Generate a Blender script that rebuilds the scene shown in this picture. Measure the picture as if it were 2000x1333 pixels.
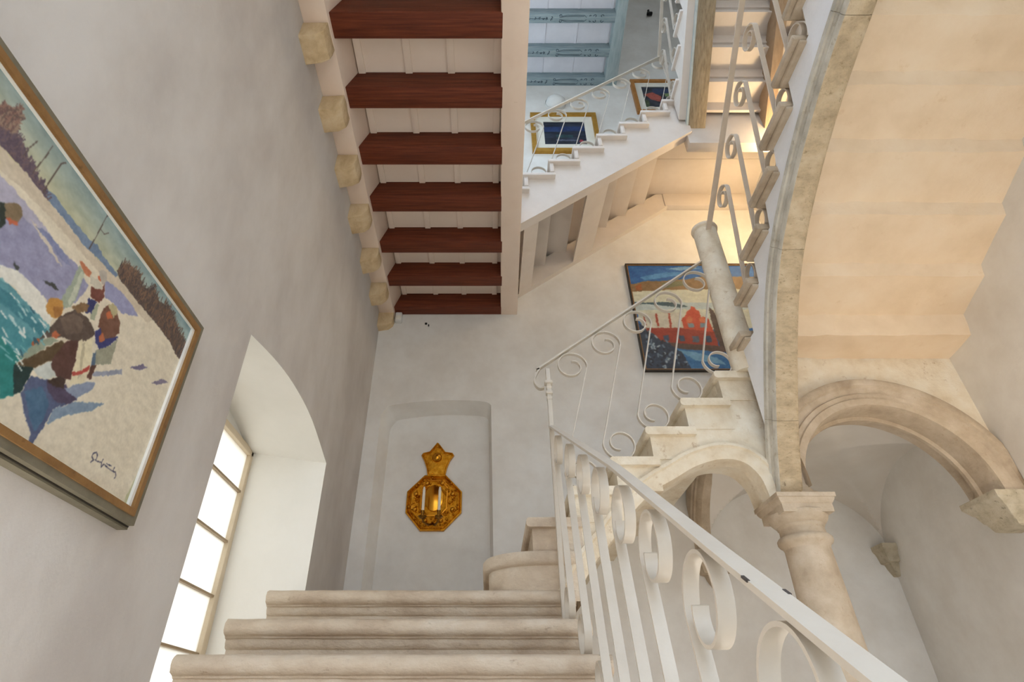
import bpy, bmesh, math, random
import numpy as np
from mathutils import Vector
random.seed(7)
for o in list(bpy.data.objects): bpy.data.objects.remove(o)
C = bpy.context.scene.collection
R = math.radians
ZO = 1.314            # eye height above the floor; everything below is measured from the eye level

# ------------------------------------------------------------------ camera
cd = bpy.data.cameras.new('camera'); cam = bpy.data.objects.new('camera', cd); C.objects.link(cam)
cam.location = (0, 0, ZO); cam.rotation_euler = (R(90 + 34.8), 0, 0)
cd.sensor_width = 36; cd.lens = 1111 / 2000 * 36; cd.shift_x = 45 / 2000; cd.clip_start = 0.05
bpy.context.scene.camera = cam
# ------------------------------------------------------------------ world, large lights, exposure
w = bpy.data.worlds.new('world'); bpy.context.scene.world = w; w.use_nodes = True
bg = w.node_tree.nodes['Background']; bg.inputs[1].default_value = 2.3
_n = w.node_tree.nodes; _l = w.node_tree.links          # daylight: cool overhead, warmer towards the horizon
_t = _n.new('ShaderNodeTexCoord'); _s = _n.new('ShaderNodeSeparateXYZ'); _r = _n.new('ShaderNodeValToRGB')
_l.new(_t.outputs['Generated'], _s.inputs[0]); _l.new(_s.outputs['Z'], _r.inputs[0]); _l.new(_r.outputs[0], bg.inputs[0])
_r.color_ramp.elements[0].position = 0.0; _r.color_ramp.elements[0].color = (0.64, 0.64, 0.62, 1)
_r.color_ramp.elements[1].position = 0.8; _r.color_ramp.elements[1].color = (2.2, 2.75, 3.5, 1)
def area(name, loc, rot, sx, sy, power, col):
    l = bpy.data.lights.new(name, 'AREA'); l.shape = 'RECTANGLE'; l.size = sx; l.size_y = sy; l.energy = power; l.color = col
    o = bpy.data.objects.new(name, l); o.location = (loc[0], loc[1], loc[2] + ZO); o.rotation_euler = rot; C.objects.link(o); return o
area('window_daylight', (-2.3, 2.64, 0.9), (0, R(-90), 0), 2.6, 2.2, 76, (1, 0.985, 0.96))
vs = bpy.context.scene.view_settings
vs.view_transform = 'Standard'; vs.look = 'None'; vs.gamma = 1; vs.use_curve_mapping = False; vs.exposure = -0.12

# ------------------------------------------------------------------ materials
def lin(c):
    return tuple(((v / 255 / 12.92) if v / 255 <= 0.04045 else ((v / 255 + 0.055) / 1.055) ** 2.4) for v in c)
def mat(name, cols, scale=6, rough=0.8, bump=0.0, bscale=40, stretch=(1, 1, 1), metal=0.0, detail=6, pos=(0.3, 0.7), spots=None, spec=0.3, trans=0):
    m = bpy.data.materials.new(name); m.use_nodes = True; nt = m.node_tree; N = nt.nodes; L = nt.links
    b = N['Principled BSDF']; b.inputs['Roughness'].default_value = rough; b.inputs['Metallic'].default_value = metal
    b.inputs['Specular IOR Level'].default_value = spec
    tc = N.new('ShaderNodeNewGeometry'); mp = N.new('ShaderNodeMapping'); mp.inputs['Scale'].default_value = stretch
    L.new(tc.outputs['Position'], mp.inputs['Vector'])
    n = N.new('ShaderNodeTexNoise'); n.inputs['Scale'].default_value = scale; n.inputs['Detail'].default_value = detail; n.inputs['Roughness'].default_value = 0.62
    L.new(mp.outputs[0], n.inputs['Vector'])
    r = N.new('ShaderNodeValToRGB'); e = r.color_ramp.elements
    k = len(cols)
    e[0].position = pos[0]; e[0].color = (*lin(cols[0]), 1); e[1].position = pos[1]; e[1].color = (*lin(cols[-1]), 1)
    for i in range(1, k - 1):
        x = e.new(pos[0] + (pos[1] - pos[0]) * i / (k - 1)); x.color = (*lin(cols[i]), 1)
    L.new(n.outputs['Fac'], r.inputs['Fac'])
    out = r.outputs['Color']
    if spots:
        scol, ssc, lo, hi = spots
        n2 = N.new('ShaderNodeTexNoise'); n2.inputs['Scale'].default_value = ssc; n2.inputs['Detail'].default_value = 8; n2.inputs['Roughness'].default_value = 0.7
        L.new(mp.outputs[0], n2.inputs['Vector'])
        mr = N.new('ShaderNodeMapRange'); mr.inputs['From Min'].default_value = lo; mr.inputs['From Max'].default_value = hi
        L.new(n2.outputs['Fac'], mr.inputs['Value'])
        mx = N.new('ShaderNodeMixRGB'); mx.inputs[2].default_value = (*lin(scol), 1)
        L.new(mr.outputs[0], mx.inputs[0]); L.new(out, mx.inputs[1]); out = mx.outputs[0]
    L.new(out, b.inputs['Base Color'])
    if bump:
        n3 = N.new('ShaderNodeTexNoise'); n3.inputs['Scale'].default_value = bscale; n3.inputs['Detail'].default_value = 8; n3.inputs['Roughness'].default_value = 0.65
        L.new(mp.outputs[0], n3.inputs['Vector'])
        bp = N.new('ShaderNodeBump'); bp.inputs['Strength'].default_value = bump; bp.inputs['Distance'].default_value = 0.01
        L.new(n3.outputs['Fac'], bp.inputs['Height']); L.new(bp.outputs[0], b.inputs['Normal'])
    return m
MT = {}
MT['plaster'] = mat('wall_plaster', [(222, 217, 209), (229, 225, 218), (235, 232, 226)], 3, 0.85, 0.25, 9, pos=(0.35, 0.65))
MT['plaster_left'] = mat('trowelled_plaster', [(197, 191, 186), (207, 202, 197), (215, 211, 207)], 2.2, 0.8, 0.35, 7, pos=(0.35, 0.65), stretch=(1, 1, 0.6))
MT['vault'] = mat('vault_plaster', [(222, 214, 203), (232, 226, 217)], 3, 0.85, 0.2, 10)
MT['reveal'] = mat('window_reveal_plaster', [(236, 234, 228), (242, 240, 235)], 3, 0.8, 0.2, 8)
MT['soffit'] = mat('stair_soffit_plaster', [(222, 200, 170), (231, 210, 182), (236, 218, 193)], 3.5, 0.9, 0.3, 12, spots=((214, 186, 150), 9, 0.62, 0.8))
MT['lime'] = mat('white_limewash', [(242, 243, 246), (248, 249, 252)], 8, 0.9, 0.5, 30)
MT['stone'] = mat('cream_limestone', [(168, 149, 127), (190, 173, 150), (207, 192, 172)], 7, 0.85, 0.6, 45, spots=((168, 142, 112), 26, 0.6, 0.78))
MT['step'] = mat('worn_step_stone', [(188, 168, 146), (211, 194, 172), (224, 211, 193)], 6, 0.8, 0.7, 50, stretch=(0.8, 1, 1.4), spots=((150, 124, 100), 22, 0.62, 0.78))
MT['step_white'] = mat('limewashed_stone', [(214, 196, 168), (230, 217, 194), (238, 229, 211)], 7, 0.85, 0.6, 40, spots=((186, 158, 122), 18, 0.6, 0.74))
MT['arch'] = mat('tooled_arch_stone', [(176, 158, 130), (208, 188, 156), (222, 206, 178)], 11, 0.9, 0.9, 70, stretch=(1, 1, 2.5), spots=((150, 128, 96), 34, 0.56, 0.72))
MT['arch_grey'] = mat('grey_moulded_stone', [(178, 172, 158), (206, 200, 186), (224, 219, 206)], 8, 0.9, 0.7, 50, spots=((158, 142, 112), 22, 0.58, 0.75))
MT['corbel'] = mat('tan_corbel_stone', [(204, 176, 134), (222, 197, 157), (231, 211, 176)], 14, 0.9, 0.8, 60, stretch=(1, 1, 0.5))
MT['oldstone'] = mat('mossy_corbel_stone', [(168, 156, 132), (196, 184, 160), (206, 196, 176)], 16, 0.9, 0.8, 60, spots=((96, 84, 66), 30, 0.6, 0.72))
MT['cream'] = mat('cream_painted_boards', [(244, 228, 213), (248, 234, 220)], 4, 0.6, 0.1, 40)
MT['cream_girder'] = mat('cream_painted_girder', [(240, 219, 201), (245, 227, 210)], 4, 0.55, 0.1, 30, spots=((206, 180, 156), 12, 0.68, 0.78))
MT['brown'] = mat('dark_brown_stained_beam', [(80, 34, 17), (104, 48, 26), (126, 62, 36)], 5, 0.5, 0.35, 30, stretch=(0.6, 14, 14), spots=((150, 100, 78), 40, 0.72, 0.86))
MT['white_wood'] = mat('white_painted_wood', [(216, 206, 196), (225, 216, 207)], 5, 0.5, 0.08, 40)
MT['blue'] = mat('blue_grey_washed_beam', [(122, 140, 146), (146, 162, 166), (166, 178, 180)], 7, 0.6, 0.2, 30, stretch=(0.7, 6, 6), spots=((106, 92, 76), 5, 0.66, 0.74))
MT['blue_girder'] = mat('blue_grey_washed_girder', [(146, 162, 164), (166, 180, 180), (180, 190, 190)], 7, 0.6, 0.2, 30, stretch=(6, 0.7, 6), spots=((112, 96, 80), 5, 0.64, 0.74))
MT['pale_board'] = mat('pale_lilac_ceiling_boards', [(226, 224, 229), (235, 233, 238)], 6, 0.7, 0.1, 30)
MT['ink'] = mat('dark_teal_ornament_paint', [(58, 72, 80), (70, 84, 92)], 20, 0.8)
MT['timber'] = mat('weathered_timber', [(122, 108, 88), (148, 134, 111), (164, 150, 128)], 5, 0.7, 0.3, 30, stretch=(12, 2, 2), spots=((120, 128, 120), 8, 0.6, 0.72))
MT['timber_blue'] = mat('pale_blue_washed_timber', [(176, 188, 188), (198, 208, 208)], 6, 0.7, 0.2, 30, stretch=(2, 2, 1))
MT['warm_wood'] = mat('warm_brown_wood', [(158, 134, 108), (178, 154, 126)], 5, 0.6, 0.2, 30, stretch=(8, 2, 2))
MT['iron'] = mat('cream_painted_iron', [(200, 190, 175), (210, 201, 187)], 10, 0.42, 0.06, 60, spec=0.5)
MT['iron_beige'] = mat('beige_painted_iron', [(204, 188, 168), (216, 202, 184)], 10, 0.45, 0.06, 60, spec=0.5)  # warmer beige tone for the overhead railing
MT['chip'] = mat('bare_dark_iron', [(58, 52, 50), (84, 78, 74)], 30, 0.6)
MT['brass'] = mat('embossed_brass', [(176, 112, 22), (206, 142, 36), (224, 166, 56)], 30, 0.24, 1.0, 38, metal=1.0)
MT['brass_plain'] = mat('polished_brass', [(196, 132, 36), (220, 160, 56)], 8, 0.14, metal=1.0)
MT['brass_dark'] = mat('aged_brass', [(112, 76, 28), (150, 106, 44)], 20, 0.35, metal=1.0)
MT['wax'] = mat('ivory_candle_wax', [(236, 228, 212), (244, 238, 226)], 10, 0.5)
MT['black'] = mat('black_metal', [(22, 20, 20), (36, 34, 34)], 20, 0.5)
MT['white_plastic'] = mat('white_plastic', [(226, 224, 218), (234, 232, 228)], 10, 0.4)
MT['frame_gold'] = mat('bronze_gold_frame', [(122, 88, 50), (150, 112, 66)], 14, 0.4, 0.2, 30, spots=((96, 66, 34), 30, 0.6, 0.75))
MT['frame_grey'] = mat('grey_green_frame', [(104, 98, 82), (128, 122, 104)], 10, 0.55, 0.2, 30)
MT['frame_dark'] = mat('dark_frame_line', [(44, 40, 36), (62, 56, 48)], 10, 0.5)
MT['gilt'] = mat('gilt_frame', [(168, 122, 44), (196, 150, 66)], 12, 0.35, 0.2, 30, metal=0.4)
MT['ochre'] = mat('ochre_wood_frame', [(158, 104, 46), (184, 128, 66)], 12, 0.45)
MT['mount'] = mat('ivory_picture_mount', [(230, 226, 210), (236, 232, 220)], 10, 0.8)
MT['white_edge'] = mat('white_liner', [(226, 222, 214), (236, 234, 228)], 10, 0.5)
MT['win_frame'] = mat('cream_window_frame', [(214, 198, 172), (226, 211, 187)], 8, 0.5)
MT['bar'] = mat('brown_glazing_bar', [(158, 138, 112), (172, 152, 126)], 8, 0.5)
MT['floor'] = mat('stone_floor', [(190, 176, 156), (208, 196, 178)], 4, 0.6, 0.2, 30)
def glass():
    m = bpy.data.materials.new('milky_window_glass'); m.use_nodes = True; nt = m.node_tree; N = nt.nodes; L = nt.links
    for n in list(N): N.remove(n)
    o = N.new('ShaderNodeOutputMaterial'); t = N.new('ShaderNodeBsdfTranslucent'); t.inputs[0].default_value = (0.50, 0.48, 0.44, 1)
    g = N.new('ShaderNodeBsdfGlossy'); g.inputs['Roughness'].default_value = 0.15
    tr = N.new('ShaderNodeBsdfTransparent'); tr.inputs[0].default_value = (0.96, 0.95, 0.92, 1)
    a = N.new('ShaderNodeMixShader'); a.inputs[0].default_value = 0.12; L.new(t.outputs[0], a.inputs[1]); L.new(tr.outputs[0], a.inputs[2])
    b = N.new('ShaderNodeMixShader'); b.inputs[0].default_value = 0.05; L.new(a.outputs[0], b.inputs[1]); L.new(g.outputs[0], b.inputs[2])
    L.new(b.outputs[0], o.inputs[0]); return m
MT['glass'] = glass()
def opal(name, col, s):
    m = bpy.data.materials.new(name); m.use_nodes = True; b = m.node_tree.nodes['Principled BSDF']
    b.inputs['Base Color'].default_value = (0.9, 0.88, 0.84, 1); b.inputs['Emission Color'].default_value = (*col, 1); b.inputs['Emission Strength'].default_value = s; return m
MT['opal'] = opal('opal_lamp_glass', (1.0, 0.75, 0.45), 4.0)
def canvas_mat(name):
    m = bpy.data.materials.new(name); m.use_nodes = True; N = m.node_tree.nodes; L = m.node_tree.links; b = N['Principled BSDF']
    a = N.new('ShaderNodeVertexColor'); a.layer_name = 'paint'; L.new(a.outputs[0], b.inputs['Base Color']); b.inputs['Roughness'].default_value = 0.55
    n = N.new('ShaderNodeTexNoise'); n.inputs['Scale'].default_value = 220; bp = N.new('ShaderNodeBump'); bp.inputs['Strength'].default_value = 0.12
    L.new(n.outputs[0], bp.inputs['Height']); L.new(bp.outputs[0], b.inputs['Normal']); return m

# ------------------------------------------------------------------ mesh helpers
class MB:
    def __init__(s): s.v = []; s.f = []
    def add(s, vs, fs):
        k = len(s.v); s.v += [tuple(map(float, p)) for p in vs]; s.f += [tuple(i + k for i in f) for f in fs]; return s
    def box(s, x0, x1, y0, y1, z0, z1):
        return s.add([(x0,y0,z0),(x1,y0,z0),(x1,y1,z0),(x0,y1,z0),(x0,y0,z1),(x1,y0,z1),(x1,y1,z1),(x0,y1,z1)],
                     [(0,3,2,1),(4,5,6,7),(0,1,5,4),(1,2,6,5),(2,3,7,6),(3,0,4,7)])
    def prism(s, poly, axis, a0, a1, n=1, jit=0.0, a1f=None):
        """extrude a closed 2-D outline along an axis; poly pairs are the two other axes in x,y,z order"""
        def P(a, p):
            if axis == 'x': return (a, p[0], p[1])
            if axis == 'y': return (p[0], a, p[1])
            return (p[0], p[1], a)
        m = len(poly); vs = []
        for i in range(n + 1):
            for p in poly:
                e = a1f(p) if a1f else a1
                a = a0 + (e - a0) * i / n
                q = list(P(a, p))
                if jit: q = [c + random.uniform(-jit, jit) for c in q]
                vs.append(q)
        fs = []
        for i in range(n):
            for j in range(m):
                j2 = (j + 1) % m; fs.append((i*m+j, i*m+j2, (i+1)*m+j2, (i+1)*m+j))
        fs += [tuple(range(m))[::-1], tuple(n*m + j for j in range(m))]
        return s.add(vs, fs)
    def strip(s, rows, closed=False):
        """grid of quads through equally long rows of points"""
        m = len(rows[0]); vs = [p for r in rows for p in r]; fs = []
        for i in range(len(rows) - 1):
            for j in range(m if closed else m - 1):
                j2 = (j + 1) % m; fs.append((i*m+j, i*m+j2, (i+1)*m+j2, (i+1)*m+j))
        return s.add(vs, fs)
    def lathe(s, prof, c, n=32):
        rows = [[(c[0] + r*math.cos(2*math.pi*k/n), c[1] + r*math.sin(2*math.pi*k/n), z) for k in range(n)] for r, z in prof]
        s.strip(rows, True)
        k = len(s.v) - n; s.f.append(tuple(range(k, k + n))); k0 = len(s.v) - n*len(prof); s.f.append(tuple(range(k0, k0 + n))[::-1]); return s
    def bar(s, pts, wid, th, perp):
        """flat bar along a polyline: wid along the vector perp, th in the plane of the line"""
        pts = [Vector(p) for p in pts]; pv = Vector(perp).normalized(); rows = []
        for i, p in enumerate(pts):
            t = (pts[min(i+1, len(pts)-1)] - pts[max(i-1, 0)]).normalized(); nn = t.cross(pv).normalized()
            a, b = pv*wid/2, nn*th/2
            rows.append([p+a+b, p-a+b, p-a-b, p+a-b])
        s.strip([[tuple(q) for q in r] for r in rows], True)
        n = len(s.v); s.f.append((n-4, n-3, n-2, n-1)); k = n - 4*len(pts); s.f.append((k+3, k+2, k+1, k)); return s
    def tube(s, pts, rad, n=10):
        pts = [Vector(p) for p in pts]; rows = []
        for i, p in enumerate(pts):
            t = (pts[min(i+1, len(pts)-1)] - pts[max(i-1, 0)]).normalized()
            u = t.cross(Vector((0.31, 0.22, 0.93))).normalized(); v = t.cross(u); r = rad[i] if isinstance(rad, (list, tuple)) else rad
            rows.append([tuple(p + u*r*math.cos(2*math.pi*k/n) + v*r*math.sin(2*math.pi*k/n)) for k in range(n)])
        s.strip(rows, True); k = len(s.v)
        s.f.append(tuple(range(k-n, k))); k0 = k - n*len(pts); s.f.append(tuple(range(k0, k0+n))[::-1]); return s
ORG = {}
def finish(me, smooth, bevel, seg=2):
    bm = bmesh.new(); bm.from_mesh(me)
    bmesh.ops.recalc_face_normals(bm, faces=bm.faces)
    if bevel:
        es = [e for e in bm.edges if len(e.link_faces) == 2 and e.calc_face_angle(0) > R(35)]
        bmesh.ops.bevel(bm, geom=es, offset=bevel, segments=seg, profile=0.5, affect='EDGES')
    bm.to_mesh(me); bm.free()
    if smooth:
        me.shade_smooth(); me.set_sharp_from_angle(angle=R(smooth))
def build(name, mb, material, parent=None, smooth=40, bevel=0, label=None, cat=None, group=None, kind=None, origin=None):
    me = bpy.data.meshes.new(name)
    a = np.array(mb.v); o = np.array(origin) if origin is not None else np.array([(a[:,0].min()+a[:,0].max())/2, (a[:,1].min()+a[:,1].max())/2, a[:,2].min()])
    me.from_pydata((a - o).tolist(), [], mb.f); finish(me, smooth, bevel)
    me.materials.append(MT[material] if isinstance(material, str) else material)
    return place(name, me, o, parent, label, cat, group, kind)
def place(name, me, o, parent=None, label=None, cat=None, group=None, kind=None):
    ob = bpy.data.objects.new(name, me); C.objects.link(ob); ORG[ob.name] = np.array(o, float)
    if parent: ob.parent = parent; ob.location = np.array(o) - ORG[parent.name]
    else: ob.location = (o[0], o[1], o[2] + ZO)
    for k, v in (('label', label), ('category', cat), ('group', group), ('kind', kind)):
        if v: ob[k] = v
    return ob
def thing(name, label, cat, o, group=None, kind=None):
    return place(name, None, o, None, label, cat, group, kind)
def copy_part(ob, off, parent=None):
    c = ob.copy(); C.objects.link(c); p = parent or ob.parent; o = ORG[ob.name] + np.array(off); ORG[c.name] = o
    c.parent = p; c.location = o - ORG[p.name] if p else (o[0], o[1], o[2] + ZO); return c
def arc(cx, cy, rx, ry, a0, a1, n):
    return [(cx + rx*math.cos(R(a0 + (a1-a0)*i/n)), cy + ry*math.sin(R(a0 + (a1-a0)*i/n))) for i in range(n+1)]
def curve(pts, n=6):
    """smooth Catmull-Rom through 2-D points"""
    P = [Vector(p) for p in pts]; out = []
    for i in range(len(P)-1):
        a, b, c, d = P[max(i-1,0)], P[i], P[i+1], P[min(i+2, len(P)-1)]
        for k in range(n):
            t = k/n; out.append(tuple(0.5*((2*b) + (c-a)*t + (2*a-5*b+4*c-d)*t*t + (3*b-a-3*c+d)*t**3)))
    out.append(tuple(P[-1])); return out
WINTER=[((222,212,190),[(0.699,0.956),(0.783,0.965),(0.85,0.962),(0.906,0.966),(1.031,0.964),(1.126,0.98),(1.305,0.981),(1.506,0.981),(1.556,0.974),(1.472,0.501),(1.018,0.497)]),((205,192,170),[(0.699,0.956),(0.783,0.965),(0.85,0.962),(1.031,0.964),(1.136,0.984),(1.305,0.981),(1.291,0.958),(1.137,0.946),(1.005,0.94),(0.871,0.937),(0.778,0.927),(0.726,0.917)]),((150,150,178),[(0.769,0.855),(0.816,0.884),(0.862,0.887),(0.917,0.896),(0.987,0.906),(1.05,0.89),(1.038,0.833),(1.006,0.775),(0.934,0.784),(0.871,0.782),(0.832,0.763)]),((175,172,190),[(0.731,0.909),(0.773,0.913),(0.855,0.911),(0.914,0.901),(0.862,0.887),(0.816,0.884),(0.766,0.859)]),((205,195,180),[(0.837,0.892),(0.856,0.896),(0.907,0.886),(0.957,0.871),(0.939,0.87),(0.885,0.88)]),((128,135,170),[(0.851,0.891),(0.885,0.904),(0.941,0.903),(0.978,0.89),(0.95,0.881),(0.895,0.89)]),((150,152,185),[(1.084,0.944),(1.155,0.958),(1.214,0.956),(1.246,0.949),(1.186,0.913),(1.137,0.912),(1.108,0.906)]),((228,226,215),[(0.832,0.763),(0.871,0.782),(0.934,0.784),(1.001,0.771),(1.004,0.741),(0.94,0.74),(0.886,0.75),(0.849,0.739)]),((92,150,160),[(0.846,0.743),(0.881,0.746),(0.939,0.742),(1.012,0.74),(1.005,0.674),(0.976,0.621),(0.947,0.599)]),((60,125,138),[(0.858,0.727),(0.897,0.733),(0.946,0.731),(1.007,0.729),(0.996,0.707),(0.931,0.707),(0.875,0.702)]),((70,140,150),[(0.887,0.685),(0.943,0.69),(0.994,0.686),(0.973,0.646),(0.921,0.636)]),((32,125,122),[(0.912,0.648),(0.952,0.644),(0.985,0.641),(0.975,0.617),(1.009,0.568),(0.984,0.545)]),((88,70,46),[(0.974,0.619),(1.012,0.672),(1.053,0.733),(1.072,0.733),(1.063,0.692),(1.02,0.639)]),((18,48,48),[(0.974,0.619),(1.023,0.64),(1.023,0.609),(1.02,0.579),(1.009,0.568)]),((200,205,198),[(1.021,0.637),(1.057,0.682),(1.086,0.659),(1.065,0.638),(1.04,0.632)]),((84,94,126),[(1.022,0.58),(1.025,0.622),(1.069,0.64),(1.161,0.656),(1.172,0.646),(1.119,0.594),(1.118,0.556),(1.11,0.509),(1.11,0.487),(1.099,0.488),(1.096,0.521),(1.057,0.549)]),((70,105,135),[(1.03,0.588),(1.065,0.621),(1.103,0.598),(1.109,0.557),(1.1,0.529),(1.058,0.561)]),((78,68,92),[(1.065,0.638),(1.121,0.657),(1.17,0.652),(1.16,0.629),(1.116,0.611),(1.083,0.619)]),((128,148,168),[(1.119,0.594),(1.171,0.641),(1.261,0.686),(1.232,0.65),(1.161,0.6),(1.121,0.557)]),((138,150,172),[(1.123,0.648),(1.173,0.698),(1.203,0.711),(1.202,0.687),(1.166,0.648)]),((150,155,170),[(1.173,0.723),(1.27,0.792),(1.278,0.781),(1.189,0.722)]),((160,170,150),[(0.997,0.912),(1.02,0.909),(1.034,0.845),(1.033,0.811),(1.013,0.798),(0.999,0.809),(1.001,0.872)]),((190,196,176),[(1.01,0.903),(1.021,0.905),(1.032,0.836),(1.028,0.813),(1.019,0.818),(1.014,0.867)]),((188,118,85),[(0.993,0.917),(0.998,0.925),(1.037,0.924),(1.044,0.909),(1.019,0.908)]),((196,190,172),[(1.037,0.914),(1.06,0.923),(1.083,0.926),(1.091,0.911),(1.067,0.901),(1.049,0.901)]),((112,62,52),[(1.057,0.896),(1.091,0.911),(1.088,0.935),(1.107,0.904),(1.101,0.88),(1.07,0.871)]),((178,170,158),[(1.056,0.944),(1.066,0.96),(1.083,0.959),(1.092,0.942),(1.086,0.927),(1.071,0.927)]),((190,95,60),[(1.061,0.931),(1.065,0.938),(1.075,0.927),(1.068,0.924)]),((40,48,100),[(1.064,0.866),(1.092,0.876),(1.094,0.843),(1.077,0.83)]),((160,165,140),[(1.094,0.843),(1.094,0.874),(1.105,0.878),(1.112,0.836),(1.098,0.83)]),((82,52,46),[(1.053,0.686),(1.065,0.738),(1.099,0.774),(1.117,0.742),(1.128,0.675),(1.088,0.657),(1.06,0.67)]),((222,212,180),[(1.098,0.761),(1.128,0.806),(1.151,0.764),(1.173,0.713),(1.162,0.684),(1.129,0.662),(1.124,0.687),(1.113,0.725)]),((190,180,150),[(1.112,0.765),(1.118,0.772),(1.151,0.699),(1.146,0.689)]),((172,70,60),[(1.122,0.691),(1.144,0.71),(1.162,0.736),(1.166,0.727),(1.149,0.702),(1.127,0.685)]),((84,70,62),[(0.998,0.7),(1.009,0.738),(1.017,0.775),(1.046,0.815),(1.088,0.826),(1.127,0.816),(1.134,0.804),(1.118,0.778),(1.076,0.75),(1.048,0.74),(1.022,0.719)]),((104,88,78),[(1.019,0.771),(1.047,0.806),(1.082,0.814),(1.093,0.784),(1.056,0.75)]),((128,100,68),[(1.035,0.815),(1.058,0.849),(1.078,0.852),(1.08,0.838),(1.06,0.816)]),((192,140,70),[(0.974,0.767),(0.971,0.785),(0.983,0.802),(1.004,0.809),(1.018,0.794),(1.018,0.773),(1.005,0.76),(0.986,0.759)]),((160,110,55),[(0.99,0.779),(1.011,0.799),(1.019,0.776),(1.006,0.764)]),((176,95,60),[(0.984,0.682),(0.988,0.695),(1.0,0.701),(1.002,0.689),(0.991,0.676)]),((176,95,60),[(1.02,0.729),(1.028,0.743),(1.043,0.742),(1.038,0.728),(1.026,0.722)]),((150,160,140),[(0.979,0.638),(0.989,0.67),(0.997,0.686),(1.022,0.719),(1.047,0.731),(1.023,0.693),(0.997,0.647)]),((58,42,36),[(1.069,0.637),(1.093,0.664),(1.115,0.668),(1.121,0.647),(1.094,0.638)]),((112,76,60),[(1.12,0.863),(1.123,0.885),(1.132,0.902),(1.157,0.911),(1.194,0.886),(1.205,0.864),(1.195,0.835),(1.158,0.815),(1.134,0.829)]),((182,172,132),[(1.13,0.898),(1.142,0.911),(1.16,0.914),(1.172,0.9),(1.164,0.883),(1.147,0.89)]),((186,100,62),[(1.136,0.875),(1.146,0.889),(1.164,0.88),(1.15,0.866)]),((48,54,112),[(1.13,0.813),(1.14,0.833),(1.165,0.817),(1.209,0.854),(1.193,0.814),(1.169,0.785),(1.145,0.794)]),((152,152,132),[(1.16,0.779),(1.195,0.815),(1.209,0.851),(1.225,0.779),(1.174,0.746),(1.162,0.757)]),((90,110,130),[(1.155,0.767),(1.161,0.777),(1.177,0.744),(1.167,0.731)]),((88,56,44),[(1.166,0.739),(1.181,0.748),(1.183,0.708),(1.168,0.705)]),((172,96,60),[(1.145,0.813),(1.155,0.828),(1.17,0.817),(1.16,0.798)]),((34,48,44),[(0.761,0.866),(0.773,0.873),(0.792,0.859),(0.797,0.835),(0.793,0.819)]),((128,110,84),[(0.774,0.872),(0.788,0.89),(0.806,0.896),(0.818,0.886),(0.818,0.865),(0.805,0.849),(0.787,0.853)]),((190,100,70),[(0.791,0.852),(0.813,0.863),(0.821,0.86),(0.806,0.847)]),((60,66,66),[(0.857,0.791),(0.874,0.789),(0.874,0.782),(0.859,0.785)]),((56,60,58),[(0.934,0.809),(0.959,0.824),(0.984,0.822),(0.971,0.814)]),((120,112,138),[(1.294,0.813),(1.337,0.85),(1.362,0.856),(1.337,0.83)]),((128,120,140),[(1.4,0.828),(1.441,0.866),(1.476,0.873),(1.433,0.841)]),((92,78,92),[(0.665,1.004),(0.684,1.019),(0.722,1.007),(0.761,0.992),(0.801,0.982),(0.833,0.971),(0.852,0.962),(0.787,0.965),(0.726,0.962),(0.699,0.955)]),((120,88,80),[(0.654,1.02),(0.674,1.034),(0.694,1.06),(0.705,1.028),(0.705,0.999),(0.685,0.992),(0.68,0.983)]),((112,132,158),[(0.827,0.98),(0.868,0.988),(0.899,0.983),(0.991,0.985),(1.015,0.995),(1.043,0.987),(1.115,0.986),(1.113,0.974),(1.04,0.967),(0.986,0.96),(0.908,0.964),(0.846,0.963)]),((88,74,68),[(1.107,0.99),(1.111,1.02),(1.134,1.032),(1.155,1.04),(1.179,1.054),(1.214,1.028),(1.241,1.04),(1.256,1.061),(1.298,1.045),(1.334,1.058),(1.364,1.063),(1.404,1.05),(1.44,1.033),(1.486,1.03),(1.502,0.997),(1.488,0.965),(1.459,0.965),(1.412,0.979),(1.362,0.981),(1.299,0.982),(1.22,0.979),(1.166,0.979),(1.126,0.98)]),((120,92,76),[(1.11,1.007),(1.126,1.036),(1.152,1.045),(1.155,1.014),(1.126,0.998)]),((110,84,66),[(1.32,1.04),(1.362,1.057),(1.41,1.046),(1.417,1.016),(1.368,1.019)])]
WLINES=[((90,76,70),0.0022,[(0.7488,0.9874),(0.748,1.0116),(0.7537,1.0437)]),((90,76,70),0.0022,[(0.7843,0.978),(0.7851,1.0058),(0.787,1.0377),(0.7861,1.0722)]),((86,72,66),0.0026,[(0.8273,0.9671),(0.8245,1.004),(0.8252,1.0608),(0.8319,1.073)]),((86,72,66),0.0026,[(0.9994,0.9661),(1.0005,1.0085),(0.9984,1.0638),(0.9991,1.083)]),((86,72,66),0.0016,[(1.0009,1.0338),(1.0175,1.0329),(1.0277,1.0486)]),((96,82,76),0.0016,[(0.6727,1.0034),(0.6735,1.0338),(0.6882,1.0564)]),((96,82,76),0.0016,[(0.6904,0.9989),(0.6867,1.0365),(0.7046,1.0509)]),((40,40,74),0.0022,[(1.3124,0.5565),(1.3111,0.568),(1.3033,0.5728),(1.2946,0.5662),(1.2938,0.5579),(1.3039,0.5529),(1.2983,0.5453)]),((40,40,74),0.002,[(1.309,0.5551),(1.3214,0.5563),(1.3351,0.5594),(1.3361,0.5679)]),((40,40,74),0.002,[(1.3351,0.5594),(1.3406,0.5482),(1.3444,0.5592),(1.3641,0.5578),(1.3834,0.5574),(1.3971,0.5588)]),((40,40,74),0.002,[(1.3527,0.564),(1.3748,0.5663)]),((40,40,74),0.002,[(1.3872,0.559),(1.3884,0.5677)]),((40,40,74),0.002,[(1.3982,0.5606),(1.4062,0.5527),(1.4042,0.545)])]
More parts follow.
